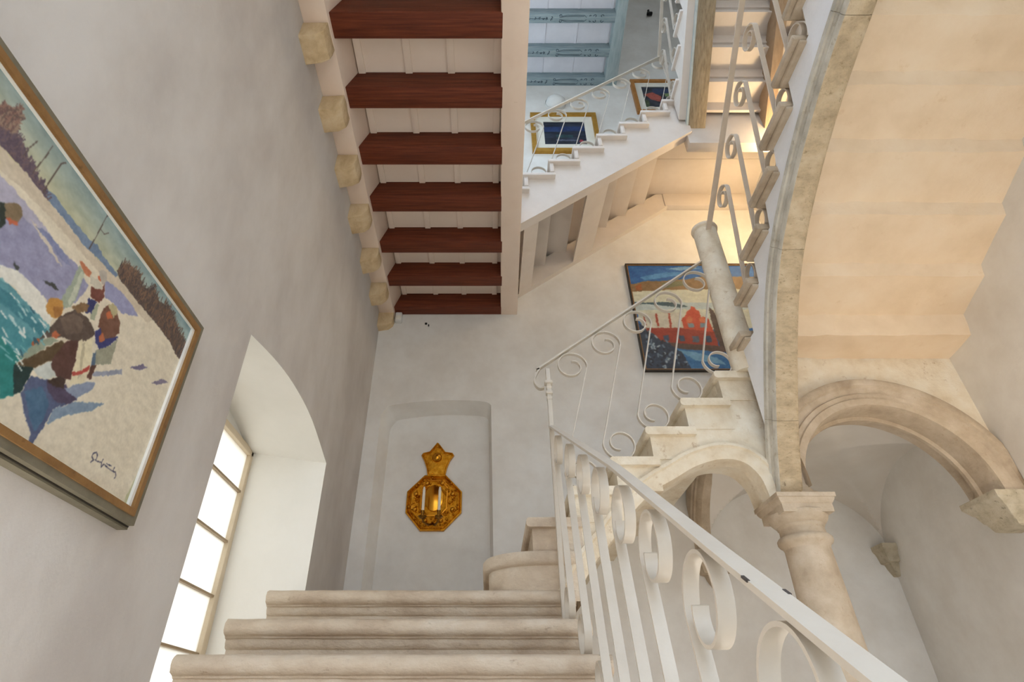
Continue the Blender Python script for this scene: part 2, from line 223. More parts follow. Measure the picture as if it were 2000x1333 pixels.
REDB=[((34,92,158),[(1.308,3.816),(2.66,3.884),(2.562,3.521),(1.317,3.521)]),((70,130,185),[(1.458,3.643),(1.665,3.696),(1.866,3.709),(2.013,3.696),(1.756,3.65),(1.501,3.604)]),((110,150,185),[(1.724,3.749),(1.93,3.782),(2.075,3.756),(1.87,3.729)]),((130,105,72),[(1.336,3.546),(1.499,3.591),(1.697,3.598),(1.898,3.617),(2.053,3.65),(2.597,3.65),(2.548,3.47),(1.822,3.483),(1.626,3.47),(1.38,3.445),(1.344,3.47)]),((150,90,50),[(1.393,3.533),(1.455,3.559),(1.458,3.483),(1.403,3.47)]),((110,112,84),[(1.643,3.572),(1.845,3.598),(1.908,3.546),(1.681,3.508)]),((205,206,186),[(1.343,3.457),(1.677,3.483),(2.555,3.495),(2.431,3.037),(1.404,2.98),(1.354,3.273)]),((182,196,196),[(1.344,3.303),(1.65,3.333),(2.508,3.321),(2.488,3.249),(1.635,3.249),(1.349,3.237)]),((54,84,96),[(1.354,3.333),(1.496,3.327),(1.651,3.34),(1.789,3.309),(1.856,3.285),(1.781,3.267),(1.643,3.291),(1.493,3.309),(1.351,3.315)]),((205,200,182),[(1.391,3.201),(1.77,3.213),(1.783,3.037),(1.417,3.009)]),((160,60,40),[(1.417,3.189),(1.427,3.189),(1.435,3.06),(1.416,3.06)]),((160,60,40),[(1.532,3.201),(1.547,3.201),(1.546,3.06),(1.528,3.06)]),((160,60,40),[(1.647,3.207),(1.666,3.207),(1.658,3.037),(1.639,3.037)]),((150,52,34),[(1.422,3.037),(1.746,3.037),(2.027,2.992),(2.042,2.759),(1.513,2.814),(1.436,2.896)]),((190,72,44),[(1.762,3.142),(1.799,3.165),(1.83,3.225),(1.858,3.249),(1.88,3.285),(1.906,3.273),(1.917,3.237),(1.943,3.225),(1.949,3.165),(2.01,3.142),(2.023,2.992),(1.762,3.026)]),((205,110,70),[(1.808,3.142),(1.842,3.171),(1.865,3.142),(1.85,3.095),(1.804,3.095)]),((205,110,70),[(1.925,3.142),(1.96,3.171),(1.982,3.142),(1.972,3.095),(1.92,3.095)]),((120,140,150),[(1.807,3.089),(1.863,3.089),(1.863,3.043),(1.807,3.043)]),((120,140,150),[(1.919,3.089),(1.975,3.089),(1.979,3.043),(1.919,3.043)]),((76,58,52),[(2.039,3.273),(2.078,3.237),(2.164,2.706),(2.058,2.749),(2.027,2.992)]),((84,64,56),[(1.57,2.879),(2.069,2.835),(2.076,2.749),(1.601,2.803)]),((50,70,96),[(1.564,2.952),(1.61,2.952),(1.609,2.896),(1.564,2.896)]),((50,70,96),[(1.702,2.952),(1.748,2.952),(1.745,2.891),(1.699,2.891)]),((90,96,110),[(1.82,2.946),(1.875,2.946),(1.875,2.879),(1.816,2.879)]),((50,70,96),[(1.939,2.946),(1.985,2.946),(1.984,2.879),(1.938,2.879)]),((50,110,160),[(1.639,2.814),(2.177,2.759),(2.146,2.549),(1.643,2.549)]),((110,160,190),[(1.667,2.792),(1.777,2.781),(1.988,2.716),(2.059,2.642),(1.802,2.685)]),((40,56,76),[(1.364,3.083),(1.398,3.06),(1.433,2.992),(1.485,2.969),(1.527,2.896),(1.593,2.879),(1.639,2.814),(1.706,2.759),(1.741,2.601),(1.739,2.549),(1.345,2.549),(1.355,2.814)])]

# ------------------------------------------------------------------ the room shell
ZF, ZTOP, YB = -1.314, 9.4, 4.18
XR = lambda y: 2.70 + 0.1 * (y - 2.78)          # the right wall runs slightly out of square
ST = 'structure'
build('floor', MB().box(-1.05, 3.1, -2.6, 4.3, ZF - 0.1, ZF), 'floor', kind=ST)
# left wall with its arched window opening
ARCH_W = curve([(1.95, 1.388), (2.26, 1.452), (2.56, 1.482), (2.90, 1.468), (3.30, 1.378)], 5)
SILL = -0.62
m = MB()
def yz(x, q): return [(x, a, b) for a, b in q]
m.add(yz(-1, [(-2.6, ZF), (1.95, ZF), (1.95, ZTOP), (-2.6, ZTOP)]), [(0, 1, 2, 3)])
m.add(yz(-1, [(3.36, ZF), (4.3, ZF), (4.3, ZTOP), (3.30, ZTOP), (3.30, 1.378)]), [(0, 1, 2, 3, 4)])
m.add(yz(-1, [(1.95, ZF), (3.36, ZF), (3.36, SILL), (1.95, SILL)]), [(0, 1, 2, 3)])
for a, b in zip(ARCH_W, ARCH_W[1:]):
    m.add(yz(-1, [a, b, (b[0], ZTOP), (a[0], ZTOP)]), [(0, 1, 2, 3)])
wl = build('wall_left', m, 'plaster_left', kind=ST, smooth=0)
# reveal: jambs, curved head and sill running out to the window
m = MB(); xo = -1.5
inner = [(a, b + 0.085) for a, b in ARCH_W]
inner[-1] = (3.345, 1.465); inner[0] = (1.95, 1.47)
m.strip([yz(-1, ARCH_W), yz(-1.25, [((a[0]+b[0])/2, (a[1]+b[1])/2) for a, b in zip(ARCH_W, inner)]), yz(xo, inner)])
m.add([(-1, 3.30, 1.378), (-1, 3.36, SILL), (xo, 3.40, SILL), (xo, 3.345, 1.465)], [(0, 1, 2, 3)])
m.add([(-1, 1.95, 1.388), (-1, 1.95, SILL), (xo, 1.95, SILL), (xo, 1.95, 1.47)], [(3, 2, 1, 0)])
m.add([(-1, 1.95, SILL), (-1, 3.36, SILL), (xo, 3.40, SILL), (xo, 1.95, SILL)], [(0, 1, 2, 3)])
m.add(yz(xo, [(1.9, 1.44), (3.5, 1.44), (3.5, 1.9), (1.9, 1.9)]), [(0, 1, 2, 3)])
m.add(yz(xo, [(3.34, SILL), (3.6, SILL), (3.6, 1.9), (3.34, 1.9)]), [(0, 1, 2, 3)])
build('window_reveal', m, 'reveal', wl, smooth=30)
# tan stone corbels under the wall plate, one below each beam
BEAMS = [(0.24, 0.38), (0.66, 0.80), (1.08, 1.22), (1.503, 1.645), (1.932, 2.074), (2.354, 2.498), (2.775, 2.922), (3.23, 3.357), (3.643, 3.770), (4.063, 4.177)]
prof = [(-1.01, 3.158), (-0.866, 3.158), (-0.868, 3.10), (-0.878, 3.065), (-0.915, 3.03), (-1.01, 3.012)]
cb0 = None
for i, (a, b) in enumerate(BEAMS):
    k = 0.02 + 0.035 * (i / 9)
    mm = MB().prism([(p[0] + (random.uniform(-.006, .006) if j > 1 else 0), p[1] + (random.uniform(-.006, .006) if j > 1 else 0)) for j, p in enumerate(prof)], 'x', 0, 1)
    q = MB()
    q.prism(prof, 'y', a + 0.03, b + 0.045, 3, 0.003)
    build('corbel', q, 'corbel', wl, smooth=30, bevel=0.004)
# window
w1 = thing('window_1', 'tall cream-framed window with milky panes in the arched recess', 'window', (xo, 2.64, SILL), kind=ST)
del w1['category']
fr = MB(); fr.box(xo - .04, xo + .02, 1.95, 1.98, SILL, 1.465); fr.box(xo - .04, xo + .02, 3.315, 3.375, SILL, 1.465); fr.box(xo - .04, xo + .02, 1.95, 3.36, 1.435, 1.475); fr.box(xo - .04, xo + .02, 1.95, 3.36, SILL, SILL + .05); fr.box(xo - .04, xo + .03, 2.60, 2.68, SILL, 1.465)
build('frame', fr, 'win_frame', w1, bevel=0.004)
zs = [1.44, 1.203, 0.910, 0.621, 0.345, 0.06, -0.22, SILL + .04]
for y0, y1 in ((1.97, 2.60), (2.67, 3.33)):
    for za, zb in zip(zs, zs[1:]):
        build('pane', MB().box(xo - .012, xo - .006, y0, y1, zb, za), 'glass', w1, smooth=0)
    for z in zs[1:-1]:
        build('glazing_bar', MB().box(xo - .02, xo + .012, y0, y1, z - .006, z + .006), 'bar', w1, smooth=0)
# back wall with the shallow niche
NT = curve([(-0.888, 2.165), (-0.85, 2.225), (-0.785, 2.262), (-0.45, 2.30), (-0.15, 2.30), (-0.02, 2.285), (0.018, 2.255)], 4)
def xz(y, q): return [(a, y, b) for a, b in q]
m = MB()
m.add(xz(YB, [(-1.05, ZF), (-0.875, ZF), (-0.875, 0.3), (-0.888, 2.165), (-0.888, ZTOP), (-1.05, ZTOP)]), [(0, 1, 2, 3, 4, 5)])
m.add(xz(YB, [(0.04, 0.3), (0.04, ZF), (3.1, ZF), (3.1, ZTOP), (0.018, ZTOP), (0.018, 2.255)]), [(0, 1, 2, 3, 4, 5)])
for a, b in zip(NT, NT[1:]): m.add(xz(YB, [a, b, (b[0], ZTOP), (a[0], ZTOP)]), [(0, 1, 2, 3)])
m.add(xz(YB, [(-0.875, ZF), (0.04, ZF), (0.04, 0.3), (-0.875, 0.3)]), [(0, 1, 2, 3)])
wb = build('wall_back', m, 'plaster', kind=ST, smooth=0)
NI = [(-0.828 + (a + 0.888) / 0.906 * 0.825, b - 0.062 - (0.03 if i in (0,) else 0)) for i, (a, b) in enumerate(NT)]
m = MB(); yn = YB + 0.15
loopo = [(-0.875, 0.3)] + NT + [(0.04, 0.3)]; loopi = [(-0.833, 0.3)] + NI + [(0.018, 0.3)]
mid = [((a[0]+b[0])/2, (a[1]+b[1])/2) for a, b in zip(loopo, loopi)]
m.strip([xz(YB, loopo), xz(YB + 0.06, [(a[0]*.9+b[0]*.1, a[1]*.9+b[1]*.1) for a, b in zip(mid, loopo)]), xz(yn, loopi)])
m.add(xz(yn, loopi), [tuple(range(len(loopi)))])
build('niche', m, 'plaster', wb, smooth=35)
m = MB(); m.add([(XR(-2.6), -2.6, ZF), (XR(4.3), 4.3, ZF), (XR(4.3), 4.3, ZTOP), (XR(-2.6), -2.6, ZTOP)], [(0, 1, 2, 3)])
build('wall_front', MB().box(-1.0, XR(-2.6), -2.66, -2.6, 3.37, ZTOP), 'plaster', kind=ST, smooth=0)
wr = build('wall_right', m, 'plaster', kind=ST, smooth=0)

# ------------------------------------------------------------------ beamed ceiling over the lower flight
ce = build('ceiling', MB().box(-1.0, 0.16, -2.6, YB, 3.365, 3.45), 'cream', kind=ST, smooth=0)
for a, b in BEAMS:
    build('beam', MB().box(-0.875, 0.052 + 0.016*(a+b)/2, a, b, 3.2 + random.uniform(-.002, .002), 3.37), 'brown', ce, bevel=0.004)
build('girder', MB().prism([(-1.0, 3.16), (-0.862, 3.16), (-0.862, 3.2), (-0.80, 3.37), (-1.0, 3.37)], 'y', -2.6, YB), 'cream_girder', ce, bevel=0.004, label='cream wall plate resting on stone corbels')
build('girder', MB().prism([(0.0, -2.6), (0.155, -2.6), (0.26, YB), (0.109, YB)], 'z', 3.2, 3.47), 'cream_girder', ce, bevel=0.006, label='cream girder along the open stairwell edge')
gaps = [(0, 0.24)] + [(BEAMS[i][1], BEAMS[i+1][0]) for i in range(len(BEAMS) - 1)]
for a, b in gaps:
    for xb in (-0.778, -0.49, -0.23, 0.05):
        wd = 0.022
        build('batten', MB().box(xb - wd, xb + wd, a, b, 3.343, 3.366), 'cream', ce, bevel=0.003)
    for x0, x1 in ((-0.778, -0.49), (-0.49, -0.23), (-0.23, 0.06)):
        build('panel', MB().box(x0 + .004, x1 - .004, a + .002, b - .002, 3.356, 3.366), 'cream', ce, smooth=0)
# ------------------------------------------------------------------ blue washed ceiling, one storey up
ZB = 6.95
cb = build('ceiling', MB().box(-1.0, 1.50, 2.2, YB, ZB + .13, ZB + .2), 'pale_board', kind=ST, smooth=0)
FARS = [4.18, 3.80, 3.39, 2.99, 2.58]
def ribbon(m, pts, wd, z):
    P = [Vector((*p, 0)) for p in pts]; rows = []
    for i, p in enumerate(P):
        t = (P[min(i+1, len(P)-1)] - P[max(i-1, 0)]).normalized(); n = Vector((-t.y, t.x, 0)) * wd / 2
        rows.append([(p.x + n.x, p.y + n.y, z), (p.x - n.x, p.y - n.y, z)])
    m.strip(rows)
for yf in FARS:
    yn_ = yf - 0.112
    bo = build('beam', MB().box(-1.0, 1.495, yn_, yf, ZB, ZB + .135), 'blue', cb, bevel=0.005)
    o = MB(); yc = (yf + yn_) / 2; zz = ZB - 0.0008
    def sc(cx, cy, r, d, a0):   # little scroll
        ribbon(o, [(cx + r*(1 - t/14)*math.cos(a0 + d*t*0.42), cy + r*(1 - t/14)*math.sin(a0 + d*t*0.42)) for t in range(12)], 0.008, zz)
    for s in (-1, 1):
        sc(1.33, yc + s*.026, .022, s, 0); sc(1.25, yc + s*.026, .022, -s, 3.1); sc(1.19, yc + s*.028, .012, s, 0)
        ribbon(o, [(0.85, yc + s*.022), (0.92, yc + s*.036), (1.12, yc + s*.036), (1.15, yc + s*.012)], 0.006, zz)
        ribbon(o, [(0.83, yc + s*.012), (0.91, yc + s*.022), (1.12, yc + s*.024)], 0.006, zz)
        sc(0.84, yc + s*.03, .018, s, 0)
        sc(0.74, yc + s*.014, .014, s, 2); sc(0.68, yc + s*.012, .012, -s, 0)
    for x in (0.36, 0.42, 0.48, 0.54, 0.6, 0.64): sc(x, yc, 0.016, 1 if int(x*100) % 12 else -1, x*9); ribbon(o, [(x, yc), (x + .05, yc + .004)], 0.005, zz)
    build('painted_ornament', o, 'ink', bo, smooth=0)
for a, b in zip(FARS[1:] + [2.2], [f - .112 for f in FARS]):
    for x0, x1 in ((-0.99, -0.46), (-0.46, -0.08), (-0.08, 0.31), (0.31, 0.694), (0.694, 1.08), (1.08, 1.47)):
        build('board', MB().box(x0 + .004, x1 - .004, a, b, ZB + .122, ZB + .131), 'pale_board', cb, smooth=0)
    for xb in (-0.46, -0.08, 0.31, 0.694, 1.08, 1.47):
        build('batten', MB().box(xb - .03, xb, a, b, ZB + .118, ZB + .131), 'pale_board', cb, smooth=0)
build('girder', MB().prism([(1.49, 2.2), (1.565, 2.2), (1.655, YB), (1.49, YB)], 'z', ZB, ZB + .3), 'blue_girder', cb, bevel=0.006)
build('ceiling', MB().box(1.5, 3.1, -2.6, 4.3, 9.36, 9.44), 'plaster', kind=ST, smooth=0)
build('wall_light_block', MB().box(1.5, 1.56, 1.5, 4.3, ZB + .28, 9.4), 'plaster', kind=ST, smooth=0)  # unseen partition added to keep daylight off the top of the back wall

# ------------------------------------------------------------------ lower stone flight (the one in the foreground)
def nose(dep, h):
    """step section: x forward = into the stair, y = up; rounded nosing, fillet, plain riser"""
    return [(dep, 0), (0.028, 0)] + arc(0.028, -0.03, 0.03, 0.03, 90, 270, 8)[1:] + [(0.03, -0.066), (0.040, -0.068), (0.040, -0.082)] + arc(0.062, -0.082, 0.02, 0.02, 180, 262, 4)[1:] + [(0.062, -h), (dep, -h)]
ST1 = [(2.75, 0.545), (2.383, 0.371), (2.05, 0.216), (1.79, 0.046), (1.53, -0.124), (1.27, -0.294), (1.01, -0.464), (0.75, -0.634), (0.49, -0.804), (0.23, -0.974), (-0.03, -1.144)]
s1 = thing('stone_staircase', 'worn stone flight in the foreground climbing beside the arched window', 'staircase', (-0.3, 1.4, ZF))
for i, (y, z) in enumerate(ST1):
    dep = YB - y if i == 0 else ST1[i-1][0] - y + 0.12
    h = 0.26 if i == 0 else 0.24
    h = min(h, z - ZF)
    build('landing' if i == 0 else 'step', MB().prism([(y + a, z + b) for a, b in nose(dep, h)], 'x', -1.0, 0.392, 24, 0.0012), 'step', s1, smooth=50)
prof = [(ST1[-1][0] + .05, ZF)]
for y, z in reversed(ST1): prof += [(y + .08, prof[-1][1]), (y + .08, z - .1)]
prof += [(YB, ST1[0][1] - .1), (YB, ZF)]
build('masonry_core', MB().prism(prof, 'x', -1.0, 0.36), 'step', s1, smooth=0)

# ------------------------------------------------------------------ second stone flight, along the back wall
YF2 = 2.78
s2 = thing('stone_staircase', 'cream stone flight rising along the back wall over a rampant arch', 'staircase', (0.75, 3.4, 0.545))
N2 = [(-0.03, 0.717), (0.18, 0.872), (0.40, 1.03), (0.625, 1.187), (0.83, 1.358), (1.05, 1.532), (1.275, 1.708)]
# curtail step: outline rounded at the near left corner
def slab_outline(x0, x1, rx, ry, off):
    return [(x1, YB), (x0 - off, YB)] + [(a, b) for a, b in arc(x0 + rx, YF2 + ry, rx + off, ry + off, 180, 270, 10)] + [(x1, YF2 - off)]
m = MB()
o = slab_outline(0.0, 0.43, 0.26, 0.20, 0.03); i_ = slab_outline(0.0, 0.43, 0.26, 0.20, 0.0); o2 = slab_outline(0.0, 0.43, 0.26, 0.20, 0.02)
m.strip([[(a, b, 0.50) for a, b in i_], [(a, b, 0.655) for a, b in i_], [(a, b, 0.66) for a, b in o2], [(a, b, 0.672) for a, b in o], [(a, b, 0.705) for a, b in o], [(a, b, 0.717) for a, b in o2]], True)
k = len(m.v); n = len(o); m.f.append(tuple(range(k - n, k)))
build('step', m, 'step', s2, smooth=40)
for j, (x, z) in enumerate(N2[1:], 1):
    nx = N2[j+1][0] + 0.05 if j < 6 else 1.50
    lo = z - 0.172
    m = MB(); m.box(x + 0.03, nx, YF2 + .006 + .001*(j % 2), YB, lo, z - 0.04); m.prism([(nx, z), (x + .012, z), (x + .003, z - .006), (x, z - .016), (x, z - .03), (x + .004, z - .04), (x + .014, z - .045), (nx, z - .045)], 'y', YF2 - 0.028, YB)
    build('step', m, 'step' if j < 2 else 'step_white', s2, smooth=0)
# spandrel with the rampant arch cut out of it
A1 = curve([(0.385, 0.50), (0.486, 0.657), (0.582, 0.763), (0.70, 0.90), (0.824, 1.012), (0.95, 1.085), (1.08, 1.155), (1.22, 1.192), (1.33, 1.172), (1.395, 1.09), (1.415, 0.972)], 5)
top = []
for j, (x, z) in enumerate(N2):
    if j < 2: continue
    top += [(x + 0.035, z - 0.18), (x + 0.035, z - 0.05)]
top = [(0.295, 0.80)] + top + [(1.50, 1.66), (1.50, 0.972)]
m = MB(); m.prism(top + list(reversed(A1)) + [(0.295, 0.5)], 'y', YF2 + 0.012, 3.0)
build('spandrel', m, 'step_white', s2, smooth=30)
# archivolt moulding on the face: rolls following the arch
def offs(pts, d):
    out = []
    for i, p in enumerate(pts):
        a, b = pts[max(i-1, 0)], pts[min(i+1, len(pts)-1)]; t = Vector((b[0]-a[0], b[1]-a[1])).normalized(); out.append((p[0] - t.y*d, p[1] + t.x*d))
    return out
m = MB(); AA = A1
m.strip([xz(YF2 + .014, offs(AA, .085)), xz(YF2 - .008, offs(AA, .082)), xz(YF2 - .012, offs(AA, .066)), xz(YF2 + .002, offs(AA, .058)), xz(YF2 + .002, offs(AA, .02)), xz(YF2 + .012, offs(AA, -.002)), xz(YF2 + .10, offs(AA, -.006))])
build('archivolt', m, 'step_white', s2, smooth=50)
# plaster soffit of the barrel behind the arch
m = MB(); B1 = offs(A1, 0.03)[:24] + curve([(0.99, 1.15), (1.10, 1.27), (1.28, 1.42), (1.49, 1.53)], 4)
m.strip([xz(2.97, B1), xz(YB, B1)])
build('barrel_soffit', m, 'vault', s2, smooth=40)
build('corner_landing', MB().box(1.30, 2.84, 2.84, YB, 1.60, 1.703), 'step_white', s2, bevel=0.01)

# ------------------------------------------------------------------ column
cx, cy = 1.535, 2.825
co = thing('stone_column', 'round limestone column with square capital carrying the three arches', 'column', (cx, cy, ZF))
build('base', MB().lathe([(0.17, ZF), (0.17, ZF + .07), (0.15, ZF + .08), (0.155, ZF + .12), (0.13, ZF + .15), (0.118, ZF + .18)], (cx, cy), 40), 'stone', co)
build('shaft', MB().lathe([(0.118, ZF + .15), (0.119, -0.8), (0.118, -0.3), (0.114, 0.1), (0.108, 0.5), (0.102, 0.74)], (cx, cy), 48), 'stone', co)
nk = [(0.102, 0.735), (0.108, 0.75), (0.118, 0.757), (0.124, 0.767), (0.124, 0.782), (0.116, 0.792), (0.104, 0.797), (0.102, 0.83), (0.108, 0.838), (0.108, 0.846), (0.118, 0.853), (0.13, 0.868), (0.136, 0.884), (0.136, 0.90)]
build('necking', MB().lathe(nk, (cx, cy), 48), 'stone', co)
m = MB(); q = lambda h, z: [(cx-h, cy-h, z), (cx+h, cy-h, z), (cx+h, cy+h, z), (cx-h, cy+h, z)]
m.strip([q(.122, .885), q(.122, .925), q(.126, .928), q(.134, .942), q(.136, .952), q(.142, .954), q(.142, .974)], True); m.f.append(tuple(range(len(m.v)-4, len(m.v)))); m.f.append((3, 2, 1, 0))
build('abacus', m, 'stone', co, smooth=20)

# ------------------------------------------------------------------ third stone flight, coming back over the right side
s3 = thing('stone_staircase', 'stone flight overhead at the right with stepped tan underside and tooled side arch', 'staircase', (2.1, 1.9, 1.7))
N3 = [(2.76, 1.875), (2.56, 2.058), (2.356, 2.218), (2.109, 2.374), (1.862, 2.531), (1.604, 2.675), (1.359, 2.843), (1.115, 3.0), (0.87, 3.16), (0.625, 3.32)]
for j, (y, z) in enumerate(N3):
    ny = 2.545 if j == 0 else (N3[j+1][0] if j < 9 else y - .245) - 0.05
    m = MB()
    m.prism([(ny, z - .04), (y - .03, z - .04), (y - .03, z - (.09 if j else .052)), (ny, z - .05)], 'x', 1.472, 1.565)
    m.prism([(1.403, ny + .045), (1.403, y), (XR(y) - .003, y), (XR(y) - .003, ny + .045)], 'z', z - 0.040, z)
    m.prism([(1.425, ny + .045), (1.425, y - .018), (1.56, y - .018), (1.56, ny + .045)], 'z', z - 0.064, z - .042)
    build('step', m, 'stone', s3, smooth=40, bevel=0.008)
# stepped soffit
SO = [(2.80, 1.82), (2.579, 1.832), (2.549, 1.952), (2.303, 2.023), (2.275, 2.09), (2.005, 2.174), (1.98, 2.24), (1.735, 2.32), (1.71, 2.385), (1.475, 2.455), (1.445, 2.525), (1.225, 2.59), (1.195, 2.655), (0.97, 2.73), (0.94, 2.8), (0.70, 2.87), (0.67, 2.94)]
m = MB(); rows = []
NX = 14
for p, qn in zip(SO, SO[1:] + [SO[-1]]):
    for t in (0.0, 0.5):
        y, z = p[0] + (qn[0]-p[0])*t, p[1] + (qn[1]-p[1])*t
        rows.append([(1.56 + (XR(y) - 1.56)*i/NX, y + random.uniform(-.006, .006), z + random.uniform(-.004, .004)) for i in range(NX + 1)])
m.strip(rows)
build('stepped_soffit', m, 'soffit', s3, smooth=28)
# rampant side arch: tooled intrados, grey moulded face, white limewash up to the treads
AR = curve([(2.757, 0.974), (2.70, 1.085), (2.61, 1.255), (2.437, 1.525), (2.30, 1.715), (2.152, 1.885), (1.969, 2.034), (1.712, 2.186), (1.50, 2.285), (1.336, 2.348), (1.088, 2.425), (0.80, 2.50), (0.5, 2.57)], 5)
AR = list(reversed(AR))
sgn = 1
JOINTS = [0.0, 1.17, 2.06, 2.60, 9.0]              # the joints between the long arch stones
for y0, y1 in zip(JOINTS, JOINTS[1:]):
    idx = [k for k, q in enumerate(AR) if y0 <= q[0] <= y1]
    ks = list(range(max(idx[0] - 1, 0), idx[-1] + 1))
    full = {}
    def face(x, d):
        pts = offs(AR, sgn*d); seg = [pts[k] for k in ks]
        a, b = seg[0], seg[1]; t = 0.03 if ks[0] else 0.0
        seg[0] = (a[0] + (b[0]-a[0])*t, a[1] + (b[1]-a[1])*t)
        return [(x, u, v) for u, v in seg]
    m = MB(); m.strip([face(1.448, 0.0), face(1.50, -.002), face(1.545, 0.0), face(1.565, 0.012), face(1.572, 0.03), face(1.575, 0.40)])
    build('arch_stone', m, 'arch', s3, smooth=50)
    m = MB(); m.strip([face(1.448, 0.0), face(1.444, 0.006), face(1.444, 0.035), face(1.456, 0.040), face(1.456, 0.052), face(1.448, 0.056), face(1.448, 0.078), face(1.440, 0.084), face(1.440, 0.112), face(1.455, 0.120), face(1.459, 0.135)])
    build('arch_moulding', m, 'arch_grey', s3, smooth=35)
up = [(y - .04, z - 0.03) for y, z in N3]
m = MB(); bot = offs(AR, sgn*0.128)
# limewashed web between the moulding and the treads
def zt(y):
    for j, (a, z) in enumerate(N3):
        b = N3[j+1][0] if j < 9 else a - .245
        if b - .03 <= y <= a - .03: return z - 0.03
    return N3[0][1] - 0.03 if y > 2.6 else N3[-1][1]
ys = [p[0] for p in bot]
pts = [p for p in bot if p[0] < 2.725]
rows = [[(1.456, a, b) for a, b in pts], [(1.456, a, max(b + .002, zt(a) - .02)) for a, b in pts]]
m.strip(rows)
build('limewashed_web', m, 'lime', s3, smooth=0)

# ------------------------------------------------------------------ wall over the cross arch, arch ring, vault and corbels
AX, AZ, RI = 2.10, 1.006, 0.484
rp = arc(AX, AZ, RI + .12, RI + .12, 180, 0, 40)
m = MB()
for a, b in zip(rp, rp[1:]):
    m.add([(a[0], 2.80, a[1]), (b[0], 2.80, b[1]), (b[0], 2.80, 1.83), (a[0], 2.80, 1.83)], [(0, 1, 2, 3)])
m.add([(1.5, 2.80, 0.96), (rp[0][0], 2.80, 0.96), (rp[0][0], 2.80, 1.83), (1.5, 2.80, 1.83)], [(0, 1, 2, 3)])
m.add([(rp[-1][0], 2.80, 0.9), (2.9, 2.80, 0.9), (2.9, 2.80, 1.83), (rp[-1][0], 2.80, 1.83)], [(0, 1, 2, 3)])
build('wall_spandrel', m, 'step_white', kind=ST, smooth=0)
ar = thing('stone_arch', 'moulded semicircular stone arch springing from the column to the right wall corbel', 'arch', (AX, 2.88, AZ))
pr = [(RI + .0, 3.0), (RI - .0, 2.93), (RI - .02, 2.925), (RI - .02, 2.905), (RI, 2.90), (RI, 2.80), (RI + .008, 2.768), (RI + .045, 2.764), (RI + .05, 2.772), (RI + .075, 2.768), (RI + .08, 2.778), (RI + .115, 2.772), (RI + .125, 2.757), (RI + .15, 2.752), (RI + .165, 2.758), (RI + .17, 2.80)]
NV = 9
for k in range(NV):
    a0, a1 = 180 - 180*k/NV, 180 - 180*(k+1)/NV
    g = -0.03
    m = MB(); rows = []
    for t in range(7):
        a = R(a0 - g + (a1 - a0 + 2*g) * t / 6)
        rows.append([(min(AX + r*math.cos(a), XR(y) - .002), y, AZ + r*math.sin(a)) for r, y in pr])
    m.strip(rows); n = len(pr); m.f.append(tuple(range(n))); m.f.append(tuple(range(len(m.v) - n, len(m.v)))[::-1])
    build('voussoir', m, 'stone', ar, smooth=35)
build('springer', MB().prism([(1.578, 1.085), (1.588, 1.04), (1.615, 1.008), (1.676, 0.990), (1.676, 0.973), (1.46, 0.973), (1.46, 1.085)], 'y', 2.752, 2.92), 'stone', ar, smooth=40)
# groin vault of the right bay
m = MB(); G = 64; vx0, vx1, vy0, vy1, zs_, rise = 1.565, 2.86, 2.93, YB + 0.01, 1.05, 0.50
rows = []
for i in range(G + 1):
    row = []
    for j in range(G + 1):
        u, v = -1 + 2*i/G, -1 + 2*j/G
        row.append((vx0 + (vx1-vx0)*i/G, vy0 + (vy1-vy0)*j/G, zs_ + rise*max(math.sqrt(max(0, 1-u*u)), math.sqrt(max(0, 1-v*v)))))
    rows.append(row)
m.strip(rows)
build('ceiling_vault', m, 'vault', kind=ST, smooth=25)
# transverse rib from the column to the back wall
rb = thing('stone_rib', 'tan moulded rib arch under the upper flight running back to its wall corbel', 'arch', (1.535, 3.5, 1.0))
pr = [(0.80, 1.47), (0.70, 1.47), (0.695, 1.482), (0.665, 1.482), (0.66, 1.495), (0.63, 1.50), (0.61, 1.52), (0.61, 1.56), (0.63, 1.585), (0.66, 1.59), (0.80, 1.60)]
m = MB(); rows = []
for t in range(33):
    a = R(180 * t / 32); rows.append([(x, min(3.52 + r*math.cos(a), YB - .003), 1.02 + r*0.90*math.sin(a)) for r, x in pr])
m.strip(rows)
build('rib_moulding', m, 'stone', rb, smooth=40)
# corbels that catch the arches
def corbel(parent, c, wx, wy, z1, levels, mt, name='corbel'):
    m = MB(); rows = []
    for f, z in levels: rows.append([(c[0] - wx*f, c[1] - wy*f, z1 + z), (c[0] + wx*f, c[1] - wy*f, z1 + z), (c[0] + wx*f, c[1] + wy*f, z1 + z), (c[0] - wx*f, c[1] + wy*f, z1 + z)])
    m.strip(rows, True); m.f.append((3, 2, 1, 0)); m.f.append(tuple(range(len(m.v)-4, len(m.v))))
    return build(name, m, mt, parent, smooth=20, bevel=0.004)
LV = [(0.18, -.20), (0.42, -.15), (0.5, -.12), (0.72, -.115), (0.8, -.075), (0.86, -.05), (0.9, -.045), (1.0, -.03), (1.0, 0)]
corbel(wb, (2.83, YB - .02), .105, .115, 1.105, LV, 'oldstone')
corbel(wb, (1.56, YB - .01), .125, .115, 1.03, LV, 'stone')
LV2 = [(0.55, -.16), (0.62, -.155), (0.7, -.115), (0.74, -.11), (0.82, -.07), (0.86, -.065), (1.0, -.03), (1.0, 0)]
corbel(wr, (2.72, 2.87), .21, .13, 1.01, LV2, 'oldstone')

